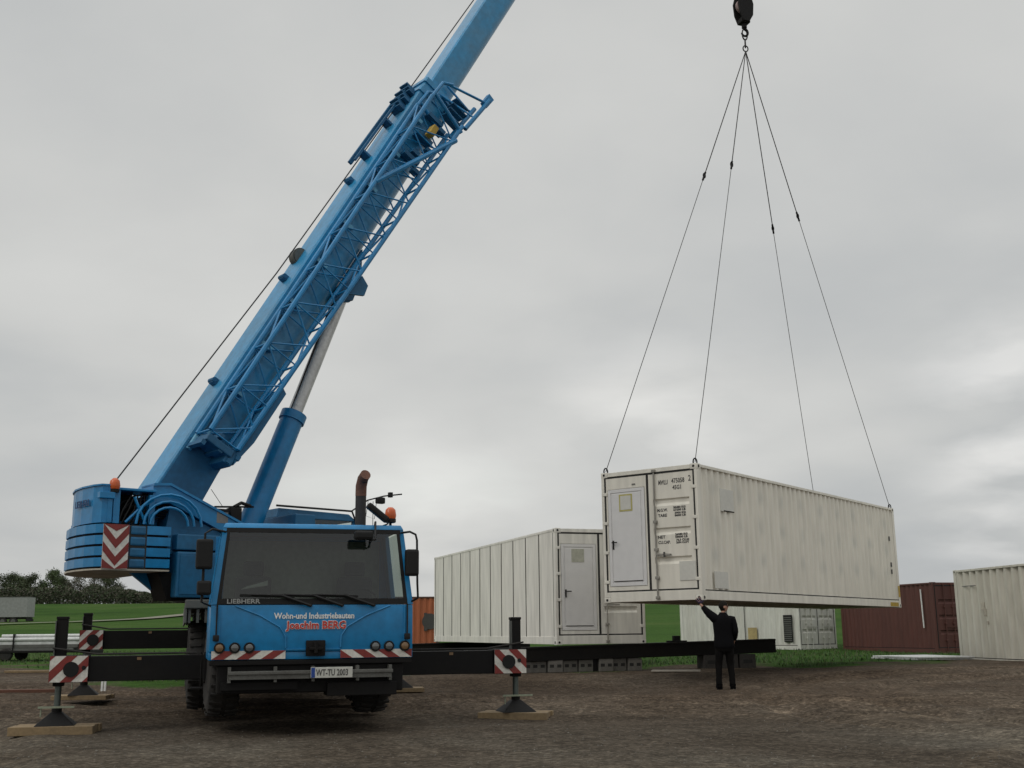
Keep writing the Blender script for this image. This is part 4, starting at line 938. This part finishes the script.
apex = V((HOOK.x, HOOK.y, 17.42))
sl = thing('lifting_sling', 'four legged wire rope sling gathered in rings under the hook', 'sling', TR(apex.x, apex.y, apex.z))
def ring(mb, c, rx, rz_, t, ang=0):
    pts = [V(c)+V((math.cos(ang)*rx*math.cos(a), math.sin(ang)*rx*math.cos(a), rz_*math.sin(a))) for a in [k*math.pi/8 for k in range(17)]]
    mb.tube(pts, t, 8, False)
m = MB(); ring(m, (0, 0, .52), .085, .17, .020, .4); m.build('top_ring', ROPE, sl, TR(apex.x, apex.y, apex.z))
m = MB(); ring(m, (0, 0, .24), .065, .13, .020, 1.4); ring(m, (0, 0, .08), .075, .09, .018, .2); m.build('master_link', ROPE, sl)
for (lx, ly), fr in (((.09, 1.14), .345), ((.09, -1.14), .335), ((12.10, 1.14), .365), ((12.10, -1.14), .352)):
    end = WL @ V((lx, ly, 2.93)); rel = end-apex; mid = rel*fr
    m = MB(); m.tube([V((0,0,0)), mid], .0135, 6); m.mi = 0; m.tube([mid, rel], .0085, 6); lg = m.build('sling_leg', ROPE, sl)
    m = MB(); m.cyl(mid-rel.normalized()*.12, mid+rel.normalized()*.16, .028, 8); ring(m, mid, .035, .07, .012, .3); m.build('coupler', DARK, lg)
    m = MB(); ring(m, rel, .05, .08, .016, .5); m.build('shackle', DARK, lg)

# ------------------------------------------------------------------ trailers and odds on the left
X0 = from_px(25, 145); zt_ = gz(X0, 145)-.3
tr = thing('semi_trailer', 'grey box semi trailer parked on the field at the left edge', 'trailer', TR(X0, 145, zt_, R(2)))
m = MB(); m.box(-13.6, 0, 0, 2.5, 1.0, 3.45, .05); m.build('box_body', paint('dull aluminium panelling', (.26, .27, .26), .5, dirt=.3, scale=.4, dirtcol=(.16, .16, .15)), tr)
m = MB(); m.box(-13.62, .02, -.02, 2.52, 3.43, 3.50); m.build('top_rail', GREY, tr)
m = MB(); m.box(-13.4, -.1, .3, 2.2, .78, .99); m.box(-.15, -.05, .1, 2.4, .5, .8); m.build('underframe', DARK, tr)
for k in range(3):
    m = MB(); m.lathe([(.3, 0), (.5, .02), (.5, .3), (.3, .32)], (-1.7-k*1.31, .1, .5), (0,1,0), 20); w_ = m.build('wheel', RUB, tr)
    m = MB(); m.lathe([(.0, -.005), (.28, -.005), (.3, .05), (0, .05)], (-1.7-k*1.31, .1, .5), (0,1,0), 14); m.build('rim', GREY, w_)
Yt = 45; xr = from_px(100, Yt); zt2 = gz(xr, Yt)
ft_ = thing('flat_trailer', 'low dark flat trailer parked at the left behind the outriggers', 'trailer', TR(xr, Yt, zt2, R(3)))
m = MB(); m.box(-4.0, -.1, -.9, .9, .30, .38, .01); m.box(-4.9, -4.0, -.06, .06, .30, .37); m.box(-.35, -.1, -.85, .85, .2, .30); m.build('bed', DARK, ft_)
for x in (-3.2,):
    for y in (-.78, .78):
        m = MB(); m.lathe([(.1, -.1), (.21, -.09), (.25, -.05), (.25, .05), (.21, .09), (.1, .1)], (x, y, .25), (0,1,0), 20); w_ = m.build('wheel', RUB, ft_)
        m = MB(); m.lathe([(0, -.09), (.12, -.09), (.12, .09), (0, .09)], (x, y, .25), (0,1,0), 12); m.build('rim', GREY, w_)
m = MB(); m.box(-.12, -.06, -.85, -.35, .5, .66, .01); m.build('tail_lamp', REDP, ft_)
bun = thing('panel_bundle', 'strapped bundle of white pipes and panels lying on the flat trailer', 'panel bundle', TR(xr, Yt, zt2+.38, R(3)))
for i, (x0, x1, z0, z1, mt) in enumerate(((-3.75, -.75, .0, .09, GREY), (-3.85, -.60, .10, .22, ALU), (-4.0, -.2, .225, .33, PANELW))):
    m = MB(); m.box(x0, x1, -.75+.03*i, .75, z0, z1, .008); m.build('panel', mt, bun)
for q in range(9):
    for row, rr_q in ((0, .075), (1, .065)):
        if row and q > 7: continue
        m = MB(); x0 = -3.8+.16*math.sin(q*2.1)+.35*row; x1 = -.25+.15*math.sin(q*4.7)-.1*row
        m.cyl((x0, -.65+q*.16+.08*row, .41+row*.13), (x1, -.65+q*.16+.08*row, .41+row*.13), rr_q, 12); m.build('pipe', PANELW, bun)
for x in (-3.0, -1.3):
    m = MB(); m.box(x, x+.04, -.77, .77, .0, .615); m.build('strap', PLAST, bun)
m = MB(); m.cyl((-6.2, -.3, .36), (-3.9, -.3, .34), .05, 8); m.build('pole', PANELW, bun)
def plank(label, px, Y, w, rz, mt=WOOD, th=.06, d=.18):
    X = from_px(px, Y); m = MB(); m.box(-w/2, w/2, -d/2, d/2, 0, th, .008)
    tag(m.build('wooden_plank', mt, None, TR(X, Y, gz(X, Y)+.01, rz)), label, 'plank', 'planks lying in the yard')
plank('reddish plank lying on the earth at the left edge', 6, 24.8, 2.2, R(7), paint('red brown plank', (.12, .05, .03), .8), .07)
plank('grey plank lying on the earth behind the reddish plank', 40, 32, 1.8, R(-4), WOOD)
for px in (105, 108):
    X = from_px(px, 25.0); m = MB(); m.box(-.02, .02, -.02, .02, 0, .24, .004)
    tag(m.build('marker_peg', INKW, None, TR(X, 25.0, gz(X, 25)-.01)), 'small white peg standing in the earth beside the rear outrigger foot', 'peg', 'white marker pegs')

# ------------------------------------------------------------------ trees on the crest
LEAFS = [paint('leaf %s' % n, c, .8, dirt=.2, scale=.3) for n, c in (('dark green', (.044, .064, .026)), ('olive', (.065, .08, .034)), ('fresh green', (.075, .115, .04)), ('brownish', (.085, .078, .055)))]
def tree_mesh(h, w, mats3, seed, n=1500, bare=.0):
    rnd = random.Random(seed)
    t = MB(); t.tube([(0, 0, -.5), (.05*h*.2, 0, h*.3), (0, .03*h, h*.62), (0, 0, h*.9)], [.035*h, .026*h, .014*h, .004*h], 7)
    tips = []
    for k in range(16):
        z = h*rnd.uniform(.22, .75); a = rnd.random()*6.28; r = w*rnd.uniform(.5, .95)*(1-abs(z/h-.45)); q = V((math.cos(a)*r, math.sin(a)*r, z+h*rnd.uniform(.08, .24)))
        t.tube([(0, 0, z), (q.x*.5, q.y*.5, z+(q.z-z)*.35), q], [.012*h, .008*h, .002*h], 5); tips.append(q)
    c = MB(); tips += [V((0, 0, h*.88)), V((w*.2, 0, h*.8)), V((-w*.25, .1, h*.76))]
    for k in range(n):
        b = rnd.choice(tips); s = w*.30
        p = b+V((rnd.gauss(0, s*.55), rnd.gauss(0, s*.55), rnd.gauss(0, s*.45)))
        if p.z < h*.08: continue
        sz = rnd.uniform(.09, .2)*(h/8); nrm = V((rnd.gauss(0,1), rnd.gauss(0,1), rnd.gauss(0,1)+.4)).normalized(); u = nrm.orthogonal().normalized(); v_ = nrm.cross(u)
        a = rnd.random()*3; u, v_ = u*math.cos(a)+v_*math.sin(a), v_*math.cos(a)-u*math.sin(a)
        c.mi = 0 if rnd.random() < .6 else 1
        c.face([c.v(p-u*sz), c.v(p+v_*sz*.7), c.v(p+u*sz), c.v(p-v_*sz*.8)])
    return t, c
protos = []
for i, (h, w, ms, n) in enumerate(((9, 4.0, (0, 1), 4200), (10, 3.8, (2, 1), 4200), (8, 3.0, (3, 1), 1500), (7, 3.6, (0, 3), 3800))):
    t, c = tree_mesh(h, w, ms, 11+i, n)
    root = thing('field_tree', 'tree', 'tree', Matrix(), 'trees on the crest of the field')
    t.build('trunk', BARK, root); c.build('crown', [LEAFS[ms[0]], LEAFS[ms[1]]], root)
    protos.append(root)
spec = [  # px, Y, proto, scale, label
 (2, 292, 0, .98, 'broad dark green tree above the grey trailer at the left edge'), (14, 300, 1, .9, 'round green tree just right of the left edge, above the trailer'), (26, 290, 0, .92, 'dark green tree with an even crown above the right end of the trailer'),
 (38, 305, 3, .85, 'low dark tree in the dip right of the trailer'), (47, 292, 1, 1.0, 'fresh green tall tree, the brightest on the crest'), (57, 300, 0, .95, 'dark green tree touching the brightest tree on its right'),
 (66, 292, 2, .85, 'thin brownish tree below the left end of the counterweight'), (77, 296, 2, 1.08, 'sparse brownish tree with sky showing through its top'), (90, 294, 2, 1.10, 'tall sparse bare looking tree below the counterweight'),
 (103, 292, 0, .93, 'dark round topped tree standing out right of the sparse trees'), (113, 298, 3, .80, 'low dark tree right of the round topped tree'), (122, 304, 3, .68, 'small dark tree where the wood begins to fall away'), (131, 300, 3, .58, 'smaller dark tree near the right end of the wood'), (141, 306, 3, .48, 'smallest dark tree at the right end of the wood')]
used = set()
for px, Y, k, s, lab in spec:
    X = from_px(px, Y); W = TR(X, Y, gz(X, Y)-.2, px*.7) @ Matrix.Scale(s*.93, 4)
    if k in used: o = copy_tree(protos[k], None, W)
    else:
        o = protos[k]; o.matrix_basis = W; WM[o.name] = W; used.add(k)
    o['label'] = lab; o['category'] = 'tree'; o['group'] = 'trees on the crest of the field'
m = MB(); rnd = random.Random(5)
for k in range(26000):
    px = rnd.uniform(-30, 185); Y = rnd.uniform(280, 296); X = from_px(px, Y)
    top = (5.2 if px < 115 else max(1.0, 5.2-(px-115)*.065))*(.8+.35*noise.noise((px*.06, 0, 3)))
    z = gz(X, Y)+top*rnd.random()**.8; sz = rnd.uniform(.12, .32)
    nrm = V((rnd.gauss(0,1), rnd.gauss(0,1), rnd.gauss(0,1)+.4)).normalized(); u = nrm.orthogonal().normalized(); v_ = nrm.cross(u); m.mi = 0 if rnd.random() < .6 else 1
    p = V((X, Y, z)); m.face([m.v(p-u*sz), m.v(p+v_*sz*.7), m.v(p+u*sz), m.v(p-v_*sz*.8)])
tag(m.build('undergrowth', [LEAFS[0], LEAFS[3]]), 'dense dark undergrowth between the trees on the crest', 'undergrowth', kind='stuff')

# ------------------------------------------------------------------ the man guiding the container
def skin_obj(name, mat_, parent, pts, edges, rad, root=0, sub=2):
    me = bpy.data.meshes.new(name); me.from_pydata([V(p) for p in pts], edges, []); me.materials.append(mat_)
    o = bpy.data.objects.new(name, me); place(o, parent)
    sk = o.modifiers.new('skin', 'SKIN'); sk.use_smooth_shade = True; sk.branch_smoothing = .6
    lay = me.skin_vertices[0]
    for v, r in zip(lay.data, rad): v.radius = (r, r) if not isinstance(r, tuple) else r; v.use_root = False
    lay.data[root].use_root = True
    ss = o.modifiers.new('sub', 'SUBSURF'); ss.levels = sub; ss.render_levels = sub
    return o
SKIN = paint('skin', (.42, .23, .16), .55, dirt=.1, scale=6, dirtcol=(.3, .14, .1))
CLOTH = paint('black work jacket', (.006, .006, .007), .95, dirt=.3, scale=4, dirtcol=(.011, .010, .010), spec=.08)
TROU = paint('black work trousers', (.007, .0065, .0065), .95, dirt=.4, scale=4, dirtcol=(.014, .012, .011), spec=.08)
GLOVE = paint('dark purple work glove', (.022, .010, .035), .8)
HAIR = paint('short dark hair', (.013, .011, .009), .9, bump=.4, spec=.15, dirt=0.)
PX, PY = from_px(723, 23.9), 23.9
PZ = gz(PX, PY)+.01
man = thing('person', 'man in black work clothes seen from behind, raising his left arm to the container corner', 'person', TR(PX, PY, PZ, 0) @ Matrix.Scale(.975, 4))
# joints: pelvis, waist, chest, neckbase, neck, head..., arms, legs
J = dict(pel=(0,0,.96), wai=(-.01,.01,1.12), che=(-.01,.02,1.32), shc=(0,.0,1.46), nek=(.005,.0,1.535), hd0=(.012,.012,1.60),
         sl=(-.185,.0,1.45), el=(-.335,.06,1.60), wl=(-.435,.10,1.72), pl=(-.455,.11,1.775),
         sr=(.185,.0,1.44), er=(.245,-.03,1.16), wr=(.235,.12,.985), pr=(.232,.16,.94),
         hl=(-.095,0,.92), kl=(-.125,.04,.50), al=(-.14,0,.09), fl=(-.15,.15,.045), hr=(.095,0,.92), kr=(.12,.05,.50), ar=(.135,.01,.09), fr=(.155,.16,.045))
names_ = list(J); ix = {n: i for i, n in enumerate(names_)}
E_ = [('pel','wai'),('wai','che'),('che','shc'),('shc','nek'),('nek','hd0'),('shc','sl'),('sl','el'),('el','wl'),('wl','pl'),('shc','sr'),('sr','er'),('er','wr'),('wr','pr'),('pel','hl'),('hl','kl'),('kl','al'),('al','fl'),('pel','hr'),('hr','kr'),('kr','ar'),('ar','fr')]
rad = dict(pel=(.15,.11), wai=(.135,.095), che=(.155,.11), shc=(.07,.06), nek=.055, hd0=.055, sl=.045, el=.040, wl=.028, pl=.03, sr=.045, er=.042, wr=.028, pr=.032, hl=.085, kl=.058, al=.04, fl=.035, hr=.085, kr=.058, ar=.04, fr=.035)
pts = [J[n] for n in names_]; ed = [(ix[a], ix[b]) for a, b in E_]; rr_ = [rad[n] for n in names_]
# fingers of both hands grow out of the palm
def finger(base, d, bend, ln, r):
    k = len(pts); b = V(base); d = V(d).normalized(); bd = V(bend)
    p1 = b+d*ln*.45; d2 = (d+bd*.4).normalized(); p2 = p1+d2*ln*.32; d3 = (d2+bd*.5).normalized(); p3 = p2+d3*ln*.25
    for p, q in ((b, r), (p1, r*.95), (p2, r*.9), (p3, r*.75)): pts.append(tuple(p)); rr_.append(q)
    ed.extend([(k, k+1), (k+1, k+2), (k+2, k+3)])
    return k
gl_pts = []
for side_, pk in (('l', 'pl'), ('r', 'pr')):
    base = V(J[pk]); wrv = V(J['wl' if side_ == 'l' else 'wr']); d = (base-wrv).normalized(); lat = V((1, .1, .3)).normalized() if side_ == 'l' else V((.1, .8, .5)).normalized()
    lat = (lat-d*lat.dot(d)).normalized(); bend = d.cross(lat)*(.5 if side_ == 'l' else 1.2)
    for i, (o_, ln) in enumerate(((-.033, .062), (-.011, .075), (.011, .082), (.033, .072))):
        k = finger(base+d*.035+lat*o_, d+lat*o_*7, bend, ln, .009); ed.append((ix[pk], k))
    k = finger(base+lat*.03-d*.02, lat+d*.55, bend*.4, .06, .011); ed.append((ix[pk], k))
body = skin_obj('body', SKIN, man, pts, ed, rr_, 0, 1)
def sub_skin(name, mat_, keys, scale, extra=0, root='pel', par=man, mods=None, over=None):
    kk = list(keys); mp_ = {n: i for i, n in enumerate(kk)}
    P_ = [J[n] if not (over and n in over) else over[n] for n in kk]
    e = [(mp_[a], mp_[b]) for a, b in E_ if a in mp_ and b in mp_]
    r = []
    for n in kk:
        q = (mods or {}).get(n, rad[n]); r.append(tuple(x*scale+extra for x in q) if isinstance(q, tuple) else q*scale+extra)
    return skin_obj(name, mat_, par, P_, e, r, mp_.get(root, 0), 2)
def cloth(name, mat_, rings, tubes):
    m = MB(); n = 28; prev = None
    for z, rx, ry, cx, cy in rings:
        row = [m.v((cx+rx*math.cos(t)*(1+.05*abs(math.sin(2*t))), cy+ry*math.sin(t)*(1+.05*abs(math.sin(2*t))), z)) for t in [2*math.pi*k/n for k in range(n)]]
        if prev:
            for k in range(n): m.face([prev[k], prev[(k+1) % n], row[(k+1) % n], row[k]], True)
        prev = row
    for pts_, r_ in tubes:
        P_, Q_ = [V(p) for p in pts_], list(r_); PP, QQ = [], []
        for a in range(len(P_)-1):
            for k in range(5): PP.append(P_[a].lerp(P_[a+1], k/5)); QQ.append(Q_[a]+(Q_[a+1]-Q_[a])*k/5)
        PP.append(P_[-1]); QQ.append(Q_[-1]); m.tube(PP, QQ, 16)
    for v in m.bm.verts:                                             # folds
        c = v.co; q = .010*noise.noise((c.x*9, c.y*9, c.z*13))+.006*noise.noise((c.x*20, c.y*20, c.z*30)); v.co = c+V((c.x, c.y, 0)).normalized()*q
    return m.build(name, mat_, man)
cloth('jacket', CLOTH, [(.84, .205, .145, 0, 0), (.86, .212, .150, 0, 0), (.96, .205, .145, 0, 0), (1.08, .198, .135, -.005, .01), (1.22, .198, .14, -.01, .015), (1.34, .205, .145, -.01, .015), (1.42, .190, .13, -.005, .005), (1.475, .135, .11, 0, 0), (1.515, .09, .085, .003, 0), (1.545, .072, .075, .005, .003), (1.56, .070, .072, .006, .004)],
      [([(-.13, .0, 1.40), J['sl'], (-.27, .03, 1.53), J['el'], (-.40, .085, 1.685)], [.10, .098, .085, .070, .050]), ([(.13, 0, 1.40), (.19, 0, 1.42), (.225, -.02, 1.28), J['er'], (.242, .05, 1.07), (.238, .10, 1.005)], [.088, .080, .070, .062, .054, .046])])
cloth('trousers', TROU, [(1.0, .185, .13, 0, 0), (.90, .192, .135, 0, 0), (.82, .190, .13, 0, .0), (.76, .170, .11, 0, .005)],
      [([(-.092, 0, .93), (-.105, .01, .74), J['kl'], (-.138, .01, .24), (-.142, .0, .055)], [.094, .090, .072, .062, .066]), ([(.092, 0, .93), (.102, .015, .74), J['kr'], (.134, .02, .24), (.138, .01, .055)], [.094, .090, .072, .062, .066])])
for a, f in (('al','fl'), ('ar','fr')):
    A, F = V(J[a]), V(J[f])
    skin_obj('shoe', CLOTH, man, [A+V((0,-.05,-.035)), A+V((0,0,-.02)), F, F+V((.01,.07,-.005))], [(0,1),(1,2),(2,3)], [.045, .058, .047, .038], 1, 2)
b0 = V(J['pl'])                                                      # gloved left hand, five fingers spread
gp = [tuple(V(J['wl'])), tuple(b0)]; ge = [(0, 1)]; gr_ = [.040, .050]
base, d = b0, (b0-V(J['wl'])).normalized(); lat = V((1, .1, .3)); lat = (lat-d*lat.dot(d)).normalized(); bend = d.cross(lat)*.5
def gfinger(bs, dd, ln, r):
    k = len(gp); dd = V(dd).normalized(); p1 = bs+dd*ln*.45; d2 = (dd+bend*.4).normalized(); p2 = p1+d2*ln*.32; p3 = p2+(d2+bend*.5).normalized()*ln*.27
    for p, q in ((bs, r), (p1, r), (p2, r*.95), (p3, r*.85)): gp.append(tuple(p)); gr_.append(q)
    ge.extend([(1, k), (k, k+1), (k+1, k+2), (k+2, k+3)])
for o_, ln in ((-.036, .070), (-.012, .085), (.012, .092), (.036, .080)): gfinger(base+d*.022+lat*o_, d+lat*o_*8, ln, .0155)
gfinger(base+lat*.034-d*.02, lat+d*.5, .07, .017)
skin_obj('glove', GLOVE, man, gp, ge, gr_, 1, 1)
# head: one shaped mesh, turned to the right, with nose, mouth, ears
HC = V((.02, .02, 1.675)); HM = TR(PX, PY, PZ) @ Matrix.Scale(.975, 4) @ Matrix.Translation(HC) @ Matrix.Rotation(R(-72), 4, 'Z')
def head_bm(hair=False):
    m = MB(); n1, n2 = 28, 22; rows = []
    for j in range(n2+1):
        th_ = math.pi*j/n2; row = []
        for i in range(n1):
            ph = 2*math.pi*i/n1; x, y, z = math.sin(th_)*math.cos(ph), math.sin(th_)*math.sin(ph), math.cos(th_)   # +y is the face
            X, Y, Z = .074*x, .096*y, .118*z
            if z < 0: X *= 1-.28*z*z; Y = Y*(1-.12*z*z)+(.012*(-z) if y > 0 else .022*z*0)
            if y < 0 and z < -.2: Y *= .8
            if y > .5:
                fx = math.exp(-(X/.014)**2)
                Y += .024*fx*math.exp(-((Z+.018)/.018)**2)+.008*fx*math.exp(-((Z-.005)/.02)**2)          # nose
                Y += .006*math.exp(-(X/.024)**2)*(math.exp(-((Z+.052)/.007)**2)+math.exp(-((Z+.066)/.007)**2)) # lips
                Y += .008*math.exp(-(X/.02)**2)*math.exp(-((Z+.094)/.014)**2)                              # chin
                Y -= .010*(math.exp(-((X-.031)/.013)**2)+math.exp(-((X+.031)/.013)**2))*math.exp(-((Z-.008)/.012)**2)
                Y += .005*math.exp(-((Z-.032)/.010)**2)
            if hair: X, Y, Z = X*1.07, Y*1.06, Z*1.05+.002
            row.append((X, Y, Z))
        rows.append(row)
    vs = [[m.v(p) for p in row] for row in rows]
    for j in range(n2):
        for i in range(n1):
            q = [rows[j][i], rows[j][(i+1) % n1], rows[j+1][(i+1) % n1], rows[j+1][i]]
            if hair:
                c = sum((V(k) for k in q), V())/4
                if c.y > .055-.0 and c.z < .058: continue
                if c.y > .0 and c.z < .015: continue
                if c.z < -.075: continue
            m.face([vs[j][i], vs[j][(i+1) % n1], vs[j+1][(i+1) % n1], vs[j+1][i]], True)
    return m
m = head_bm()
for s in (-1, 1): m.lathe([(.0, 0), (.012, .003), (.024, .004), (.028, .010), (.020, .014), (0, .012)], (s*.071, -.006, -.008), (s, -.25, 0), 12)
m.build('head', SKIN, body, HM)
head_bm(True).build('hair', HAIR, man, HM)
m = MB()
for s in (-1, 1): m.lathe([(0, 0), (.008, .002), (.011, .006), (0, .009)], (s*.031, .079, .008), (0, 1, 0), 10)
m.build('eyes', paint('eye', (.35, .32, .3), .3), body, HM)
m = MB()
for s in (-1, 1): m.lathe([(0, 0), (.022, .001), (.022, .003), (0, .004)], (s*.032, .094, .006), (s*.15, 1, 0), 14); m.tube([(s*.052, .092, .010), (s*.078, .06, .010), (s*.079, -.005, .008)], .0022, 5)
m.tube([(-.012, .105, .010), (.012, .105, .010)], .002, 5); m.build('glasses', PLAST, man, HM)

# ------------------------------------------------------------------ sky, sun, camera
w = bpy.data.worlds.new('World'); scene.world = w; w.use_nodes = True; nt = w.node_tree; L = nt.links
for n in list(nt.nodes): nt.nodes.remove(n)
out = nn(nt, 'ShaderNodeOutputWorld'); bg = nn(nt, 'ShaderNodeBackground'); bg2 = nn(nt, 'ShaderNodeBackground'); mixs = nn(nt, 'ShaderNodeMixShader')
sky = nn(nt, 'ShaderNodeTexSky'); sky.sky_type = 'NISHITA'; sky.sun_disc = False; sky.sun_elevation = R(42); sky.sun_rotation = R(60); sky.air_density = 1.2; sky.dust_density = 4
L.new(sky.outputs[0], bg.inputs[0]); bg.inputs[1].default_value = .10
tc = nn(nt, 'ShaderNodeTexCoord'); nz = nn(nt, 'ShaderNodeVectorMath', operation='NORMALIZE'); L.new(tc.outputs['Generated'], nz.inputs[0])
sp = nn(nt, 'ShaderNodeSeparateXYZ'); L.new(nz.outputs[0], sp.inputs[0])
# project the direction on a flat cloud deck so the clouds flatten towards the horizon
za = nn(nt, 'ShaderNodeMath', operation='ABSOLUTE'); L.new(sp.outputs[2], za.inputs[0]); zb = nn(nt, 'ShaderNodeMath', operation='ADD'); zb.inputs[1].default_value = .22; L.new(za.outputs[0], zb.inputs[0])
dx = nn(nt, 'ShaderNodeMath', operation='DIVIDE'); dy = nn(nt, 'ShaderNodeMath', operation='DIVIDE'); L.new(sp.outputs[0], dx.inputs[0]); L.new(zb.outputs[0], dx.inputs[1]); L.new(sp.outputs[1], dy.inputs[0]); L.new(zb.outputs[0], dy.inputs[1])
cb = nn(nt, 'ShaderNodeCombineXYZ'); L.new(dx.outputs[0], cb.inputs[0]); L.new(dy.outputs[0], cb.inputs[1])
def snoise(sc, det, ro, off, dist=.4):
    mp = nn(nt, 'ShaderNodeMapping'); mp.inputs['Location'].default_value = off; L.new(cb.outputs[0], mp.inputs[0])
    n = nn(nt, 'ShaderNodeTexNoise'); n.inputs['Scale'].default_value = sc; n.inputs['Detail'].default_value = det; n.inputs['Roughness'].default_value = ro; n.inputs['Distortion'].default_value = dist; L.new(mp.outputs[0], n.inputs['Vector']); return n
a1 = snoise(.75, 3, .5, (2.2, 1.3, 0), .1); a2 = snoise(2.0, 7, .52, (4.1, 7.7, 0), .15)
s1 = nn(nt, 'ShaderNodeMath', operation='MULTIPLY_ADD'); s1.inputs[1].default_value = .36; L.new(a2.outputs[0], s1.inputs[0]); L.new(a1.outputs[0], s1.inputs[2])
cr = nn(nt, 'ShaderNodeValToRGB'); e = cr.color_ramp.elements
for k in range(3): e.new(.5)
for k, (p, c) in zip(e, ((.46, (.415, .430, .436)), (.60, (.475, .484, .480)), (.71, (.530, .534, .522)), (.81, (.570, .573, .558)), (.90, (.61, .62, .60)))): k.position = p; k.color = (*c, 1)
L.new(s1.outputs[0], cr.inputs[0])
up = nn(nt, 'ShaderNodeMapRange', interpolation_type='SMOOTHSTEP'); up.inputs[1].default_value = .5; up.inputs[2].default_value = 1.; up.inputs[3].default_value = 1.08; up.inputs[4].default_value = 2.7; L.new(sp.outputs[2], up.inputs[0])
sc = nn(nt, 'ShaderNodeVectorMath', operation='SCALE'); L.new(cr.outputs[0], sc.inputs[0]); L.new(up.outputs[0], sc.inputs['Scale'])
def lobe(px, py, width, amp, prev):
    """a thin bright break in the cloud deck towards one compass direction"""
    u, v = (px-512)/1146, (384-py)/1146
    dv = V((u, math.cos(.2114)-v*math.sin(.2114), math.sin(.2114)+v*math.cos(.2114))).normalized()
    dt = nn(nt, 'ShaderNodeVectorMath', operation='DISTANCE'); L.new(nz.outputs[0], dt.inputs[0]); dt.inputs[1].default_value = dv
    ms = nn(nt, 'ShaderNodeVectorMath', operation='MULTIPLY'); ms.inputs[1].default_value = (1, 1, 1)
    r_ = nn(nt, 'ShaderNodeMapRange', interpolation_type='SMOOTHSTEP'); r_.inputs[1].default_value = width; r_.inputs[2].default_value = 0; r_.inputs[3].default_value = 0; r_.inputs[4].default_value = 1; L.new(dt.outputs['Value'], r_.inputs[0])
    k = nn(nt, 'ShaderNodeMapRange'); k.inputs[1].default_value = .42; k.inputs[2].default_value = .66; k.inputs[4].default_value = amp; L.new(a3.outputs[0], k.inputs[0])
    m_ = nn(nt, 'ShaderNodeMath', operation='MULTIPLY'); L.new(r_.outputs[0], m_.inputs[0]); L.new(k.outputs[0], m_.inputs[1])
    ad_ = nn(nt, 'ShaderNodeVectorMath', operation='MULTIPLY_ADD'); ad_.inputs[1].default_value = (1.05, .99, .93); cc = nn(nt, 'ShaderNodeCombineXYZ')
    for q in range(3): L.new(m_.outputs[0], cc.inputs[q])
    L.new(cc.outputs[0], ad_.inputs[0]); L.new(prev, ad_.inputs[2]); return ad_.outputs[0]
a3 = snoise(2.6, 5, .5, (1.1, 2.7, 0), .1)
last = lobe(1015, 390, .12, .20, sc.outputs[0]); last = lobe(1005, 525, .11, .15, last); last = lobe(650, 430, .15, .12, last); last = lobe(420, 500, .12, .08, last)
L.new(last, bg2.inputs[0]); bg2.inputs[1].default_value = 1.06
mixs.inputs[0].default_value = .965; L.new(bg.outputs[0], mixs.inputs[1]); L.new(bg2.outputs[0], mixs.inputs[2]); L.new(mixs.outputs[0], out.inputs[0])
sd = bpy.data.lights.new('sun', 'SUN'); sd.energy = .6; sd.angle = R(25); sd.color = (1, .95, .88)
so = bpy.data.objects.new('sun', sd); COL.objects.link(so)
az, el = R(-125), R(42)                                             # from the left, behind the camera
so.rotation_euler = V((math.sin(az)*math.cos(el), math.cos(az)*math.cos(el), math.sin(el))).to_track_quat('Z', 'Y').to_euler()
sky.sun_rotation = az; sky.sun_elevation = el

cd = bpy.data.cameras.new('camera'); co = bpy.data.objects.new('camera', cd); COL.objects.link(co)
cd.sensor_fit = 'HORIZONTAL'; cd.sensor_width = 36; cd.lens = 1146/1024*36; cd.clip_end = 4000; cd.clip_start = .1
co.matrix_world = Matrix.Translation((0, 0, 1.35)) @ Matrix.Rotation(R(90)+.2114, 4, 'X') @ Matrix.Rotation(-.0098, 4, 'Z')
scene.camera = co
vs_ = scene.view_settings; vs_.view_transform = 'Standard'; vs_.look = 'None'; vs_.exposure = 0; vs_.gamma = 1; vs_.use_curve_mapping = False
